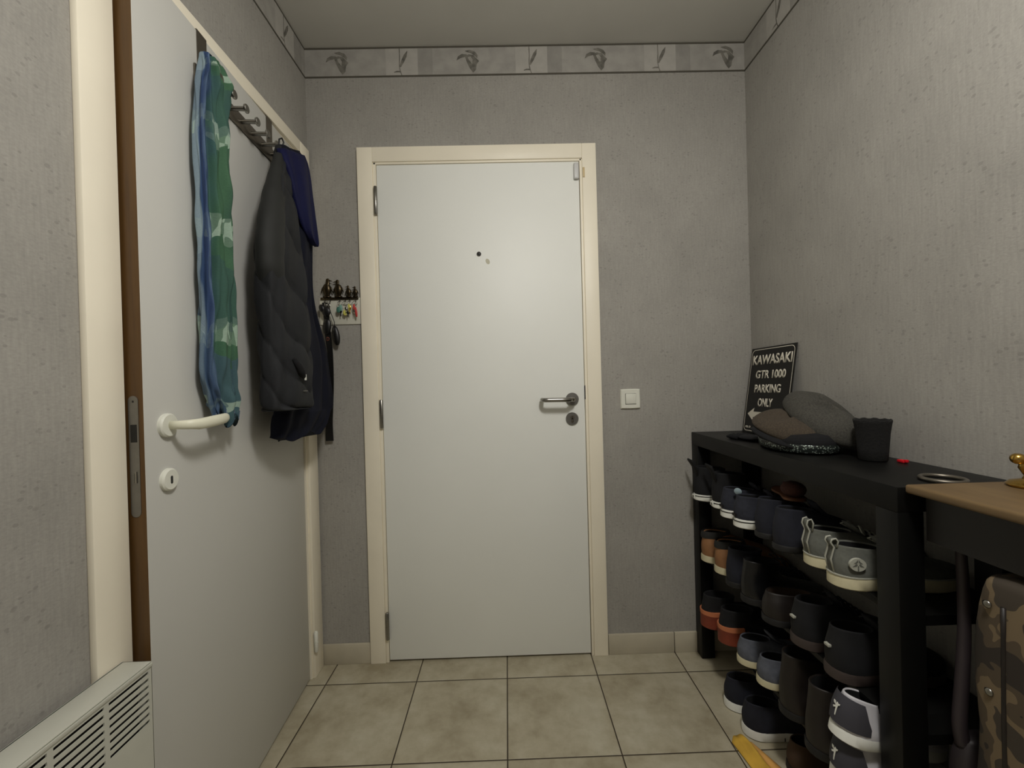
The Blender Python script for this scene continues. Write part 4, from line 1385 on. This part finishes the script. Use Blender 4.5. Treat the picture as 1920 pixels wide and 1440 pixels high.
a_, b_ = rr(.006, .006, SW - .006, SHH - .006, .018), rr(.0085, .0085, SW - .0085, SHH - .0085, .016)
va = [bm.verts.new(fr(u, v, .0006)) for u, v in a_]; vb = [bm.verts.new(fr(u, v, .0006)) for u, v in b_]
for i in range(len(va)):
    j = (i + 1) % len(va)
    bm.faces.new((va[i], va[j], vb[j], vb[i]))
W(obj('border_line', bm, 'signink', None), sg)
f_ = SHH / 0.335
for row_ in [('KAWASAKI', SW * .5, .268, .222, .038), ('GTR 1000', SW * .51, .213, .170, .032), ('PARKING', SW * .48, .158, .150, .032), ('ONLY', SW * .47, .104, .084, .032), ('ALL O', .032, .018, .034, .008)]:
    W(text_mesh('lettering', [row_], 'signink', None, mw, 0.028), sg)
bm = bmesh.new()
prism(bm, [(.022, .074), (.060, .098), (.056, .083), (.150, .083), (.150, .062), (.056, .062), (.060, .046)], 0.0, 0.0007, fr)
W(lab(obj('arrow', bm, 'signink', None), 'white arrow pointing left'), sg)

# caps
def cap(label, name, loc, rot, m_, a=0.125, b=0.10, h=0.055, brim=True, seed=0, bm_=None):
    t = thing(name, label, 'cap', loc, rot)
    bm = bmesh.new()
    n = 48
    rings = []
    for i in range(0, 15):
        ph = i / 14
        if ph < .18:       # underside edge tucks in
            q = ph / .18
            w_, z = .80 + .2 * q, -0.012 + 0.014 * q * q
        else:
            q = (ph - .18) / .82
            w_, z = max(0.0, math.cos(q * PI / 2)) ** .62, h * math.sin(q * PI / 2)
        ring = []
        for k in range(n):
            th = 2 * PI * k / n
            cr_ = 0.10 * math.sin(3 * th + seed) + 0.06 * math.sin(7 * th + seed * 2) * (1 - w_)
            ring.append(Vector((a * max(w_, .01) * math.cos(th), b * max(w_, .01) * math.sin(th) * (1 + .1 * math.cos(th)), z * (1 + .22 * math.sin(2 * th + seed) * (w_ ** 1) + cr_) - 0.012 * math.cos(th) * w_)))
        rings.append(ring)
    loft(bm, rings)
    obj('crown', bm, m_, t, True)
    if brim:
        bm = bmesh.new()
        rings = []
        for i in range(9):
            th = R(-62 + 124 * i / 8)
            inner = Vector((a * .80 * math.cos(th), b * .82 * math.sin(th), -0.006 - .008 * math.cos(th)))
            outer = Vector((a * 1.16 * math.cos(th * .8), b * .96 * math.sin(th), -0.012 - .014 * math.cos(th)))
            rings.append([inner, outer, outer + Vector((0, 0, .005)), inner + Vector((0, 0, .006))])
        loft(bm, rings)
        obj('brim', bm, bm_ or m_, t, True)
    return t
# lowest hat with a sequinned band
ht = thing('hat', 'flat black hat with a sparkling sequin band under the tweed caps', 'hat', (0.885, 1.265, SZ + 0.001), (0, 0, R(-12)))
bm = bmesh.new()
el_ = lambda a, b, z: [Vector((a * math.cos(2 * PI * k / 48), b * math.sin(2 * PI * k / 48), z)) for k in range(48)]
loft(bm, [el_(.085, .118, 0.0), el_(.094, .128, 0.004), el_(.098, .133, 0.024), el_(.100, .136, .034), el_(.090, .125, .052), el_(.055, .08, .062), el_(.01, .015, .064)])
obj('crown', bm, 'felt', ht, True)
bm = bmesh.new()
loft(bm, [el_(.0965, .1310, 0.005), el_(.0995, .1345, 0.012), el_(.1005, .1360, 0.024), el_(.099, .1345, 0.027)], True, False, False)
lab(obj('sequin_band', bm, 'sequin', ht, True), 'sparkling sequin band')
cap('brown tweed flat cap lying in front of the grey one on the hat pile', 'flat_cap', (0.862, 1.255, SZ + 0.060), (R(-16), R(6), R(-140)), 'tweed2', 0.092, 0.108, 0.040, seed=1.0, bm_='felt')
cap('grey tweed flat cap slumped over the back of the hat pile', 'flat_cap', (0.930, 1.225, SZ + 0.084), (R(8), R(24), R(-72)), 'tweed', 0.125, 0.078, 0.058, brim=False, seed=2.2)
# black knitted cup-shaped thing
kb = thing('plant_pot', 'tapered black pot with a soft rim at the end of the hat pile', 'pot', (0.935, 1.060, SZ + 0.0005))
bm = bmesh.new()
prof = [(0.027, 0.0), (0.030, 0.003), (0.032, 0.03), (0.035, 0.07), (0.0385, 0.095), (0.040, 0.102), (0.039, 0.105), (0.035, 0.103), (0.033, 0.08), (0.030, 0.05), (0.0, 0.045)]
rings = []
for r_, h_ in prof:
    rings.append([Vector((r_ * math.cos(2 * PI * k / 40) * (1 + .015 * math.sin(5 * k)), max(r_, .001) * math.sin(2 * PI * k / 40), h_ + (.0015 * math.sin(k * 1.7) if h_ > .1 else 0))) for k in range(40)])
loft(bm, rings)
obj('pot_body', bm, 'knit', kb, True)
# black glove and trinket
gl = thing('glove', 'flat black glove lying on the rack below the sign', 'glove', (0.850, 1.445, SZ + 0.001), (0, 0, R(15)))
bm = bmesh.new(); blob(bm, (0, 0, 0.009), 0.040, 0.050, 0.009, 0, 24)
obj('palm', bm, 'felt', gl, True)
for k, (fx, fy, fl) in enumerate(((-.030, .045, .030), (-.012, .050, .038), (.006, .050, .036), (.023, .045, .028))):
    bm = bmesh.new()
    tube(bm, [(fx, fy - .015, .008), (fx + fx * .1, fy + fl * .5, .009), (fx + fx * .2, fy + fl, .007)], [.009, .0085, .004], 10)
    obj('finger', bm, 'felt', gl, True)
bm = bmesh.new(); tube(bm, [(.034, -.01, .008), (.048, .012, .008), (.054, .028, .006)], [.009, .008, .004], 10)
obj('thumb', bm, 'felt', gl, True)
tr = thing('trinket', 'small silvery trinket at the front edge of the rack near the sign', 'trinket', (0.832, 1.535, SZ + 0.001), (0, 0, R(-30)))
bm = bmesh.new(); bx(bm, -.012, .012, -.018, .018, 0, .004, 0, .0015); blob(bm, (0.002, -.006, .005), .007, .006, .003)
obj('metal_clip', bm, 'steel2', tr, 'auto')
bm = bmesh.new(); lathe(bm, [(.004, .004), (.005, .007), (.003, .009), (0, .009)], 14, 'Z', (-.003, .010, 0))
obj('stud', bm, 'brass', tr, True)
# red clip
rc = thing('red_clip', 'tiny red plastic clip at the wall side of the rack top', 'clip', (0.975, 1.022, SZ + 0.0006))
bm = bmesh.new(); bx(bm, -0.007, 0.007, -0.009, 0.009, 0, 0.007, 0, 0.002)
obj('clip_body', bm, 'red', rc, 'auto')
bm = bmesh.new(); bx(bm, -0.004, 0.004, -0.013, -0.006, 0.002, 0.0085, 0, 0.001)
obj('clip_jaw', bm, 'red', rc, 'auto')
# steel ring lying on the rack
bm = bmesh.new()
tube(bm, [(0.034 * math.cos(2 * PI * k / 36), 0.034 * math.sin(2 * PI * k / 36), 0.0) for k in range(36)], 0.0042, 10, closed=True)
o = obj('steel_ring', bm, 'railsteel', None, True, loc=(0.886, 0.842, SZ + 0.0045))
tag(o, 'dull steel ring lying on the rack beside the wooden table top', 'ring')

# ================================================================== TABLE
tb = thing('side_table', 'dark framed table with a light wood top at the right edge', 'table', (0.88, 0.5, 0))
TZ = 0.913
bm = bmesh.new(); bx(bm, 0.764, 1.010, 0.12, 0.799, TZ - 0.017, TZ, 0, 0.005, 3)
W(lab(obj('table_top', bm, 'tabletop', None, 'auto'), 'light wood table top with a rounded edge'), tb)
bm = bmesh.new()
bx(bm, 0.792, 0.800, 0.14, 0.785, TZ - 0.105, TZ - 0.0175)
bx(bm, 1.000, 1.008, 0.14, 0.785, TZ - 0.105, TZ - 0.0175)
bx(bm, 0.800, 1.000, 0.777, 0.785, TZ - 0.105, TZ - 0.0175)
bx(bm, 0.800, 1.000, 0.14, 0.148, TZ - 0.105, TZ - 0.0175)
W(obj('apron', bm, 'darkwood', None), tb)
for (x0, y0) in ((0.962, 0.739), (0.962, 0.148), (0.801, 0.148)):
    bm = bmesh.new(); bx(bm, x0, x0 + 0.038, y0, y0 + 0.038, 0, TZ - 0.0176, 0, 0.001)
    W(obj('leg', bm, 'darkwood', None, 'auto'), tb)
# brass ornament
br = thing('brass_ornament', 'brass ornament with a ball knob standing on the wooden table top', 'ornament', (0.955, 0.750, TZ + 0.0005))
br.scale = (1.3, 1.3, 1.3)
bm = bmesh.new()
lathe(bm, [(0.024, 0), (0.026, 0.003), (0.022, 0.007), (0.010, 0.011), (0.008, 0.016), (0.006, 0.018)], 24)
obj('base', bm, 'brass', br, 'auto')
bm = bmesh.new()
tube(bm, [(0.0, 0, 0.014), (-0.006, 0, 0.020), (-0.012, 0, 0.028), (-0.008, 0, 0.037), (0.0, 0, 0.042), (0.010, 0, 0.044), (0.018, 0, 0.038), (0.020, 0, 0.028), (0.014, 0, 0.020), (0.004, 0, .016)], [.005, .0055, .006, .007, .008, .0085, .008, .0065, .005, .005], 14)
obj('scroll', bm, 'brass', br, True)
bm = bmesh.new()
tube(bm, [(-0.002, 0, 0.038), (-0.012, 0, 0.040), (-0.018, 0, 0.0405)], 0.004, 12)
blob(bm, (-0.020, 0, 0.0405), 0.0085, 0.0085, 0.0078, 0, 20)
obj('ball_knob', bm, 'brass', br, True)

# ================================================================== UNDER THE TABLE
vc = thing('vacuum_cleaner', 'grey vacuum cleaner with a curved hose under the side table', 'vacuum cleaner', (0.87, 0.70, 0))
bm = bmesh.new()
rings = []
for z, s in ((0, .9), (.02, 1), (.30, 1.0), (.40, .92), (.44, .7), (.447, .5)):
    rings.append([Vector((0.866 + .048 * s * math.copysign(abs(math.cos(t)) ** .6, math.cos(t)), 0.768 + .026 * s * math.copysign(abs(math.sin(t)) ** .6, math.sin(t)), z)) for t in [2 * PI * k / 32 for k in range(32)]])
loft(bm, rings)
W(obj('body', bm, 'vac', None, True), vc)
bm = bmesh.new()
hp = smooth_rows([(0.838, 0.770, 0.43), (0.832, 0.770, 0.47), (0.836, 0.768, 0.55), (0.842, 0.768, 0.64), (0.842, 0.768, 0.72), (0.838, 0.767, 0.80)], 6)
tube(bm, hp, [0.012 - 0.004 * i / len(hp) for i in range(len(hp))], 14)
W(lab(obj('hose', bm, 'hose', None, True), 'curved grey purple hose'), vc)
bm = bmesh.new(); tube(bm, [(0.856, 0.770, 0.425), (0.85, 0.770, 0.43), (0.838, 0.770, 0.435)], 0.013, 12)
W(obj('hose_socket', bm, 'vac', None, True), vc)

bg = thing('bag', 'camouflage patterned cloth bag with press studs under the side table', 'bag', (0.86, 0.42, 0.0))
bm = bmesh.new()
rows_ = [(0.0, .9), (.02, 1.0), (.3, 1.02), (.6, 1.0), (.76, .97), (.790, .86), (.798, .6)]
rings = []
for z, s in smooth_rows(rows_, 4):
    ring = []
    for k in range(64):
        t = 2 * PI * k / 64
        c, s_ = math.cos(t), math.sin(t)
        ring.append(Vector((0.864 + .082 * s * math.copysign(abs(c) ** .22, c) * (1 + .03 * math.sin(9 * z + 3 * t)), 0.490 + .222 * s * math.copysign(abs(s_) ** .22, s_) + .005 * math.sin(22 * z + k * .3), z)))
    rings.append(ring)
loft(bm, rings)
W(obj('bag_body', bm, 'camo', None, True), bg)
bm = bmesh.new()
tube(bm, [(0.7815 + 0.001 * math.sin(z), 0.655, z * .05) for z in range(0, 16)], 0.0035, 8)
W(lab(obj('placket_seam', bm, 'brownleather', None, True), 'dark seam along the front edge'), bg)
for z in (0.745, 0.600, 0.455):
    bm = bmesh.new(); lathe(bm, [(0, 0), (.006, 0), (.0065, -.002), (.004, -.0035), (0, -.0038)], 16, 'X', (0.7815, 0.676, z))
    W(lab(obj('press_stud', bm, 'steel', None, True), 'small metal press stud'), bg)

# ================================================================== CEILING LAMP (behind the camera)
cl = thing('ceiling_lamp', 'round ceiling lamp with a pale metal base', 'ceiling lamp', (LAMP[0], LAMP[1], H))
bm = bmesh.new(); lathe(bm, [(0, 0), (0.15, 0), (0.15, -0.03), (0.14, -0.04), (0.0, -0.045)], 40)
obj('lamp_base', bm, 'radiator', cl, 'auto')
bm = bmesh.new()
tube(bm, [(0.145 * math.cos(2 * PI * k / 40), 0.145 * math.sin(2 * PI * k / 40), -0.05) for k in range(40)], 0.008, 8, closed=True)
obj('lamp_rim', bm, 'steel', cl, True)
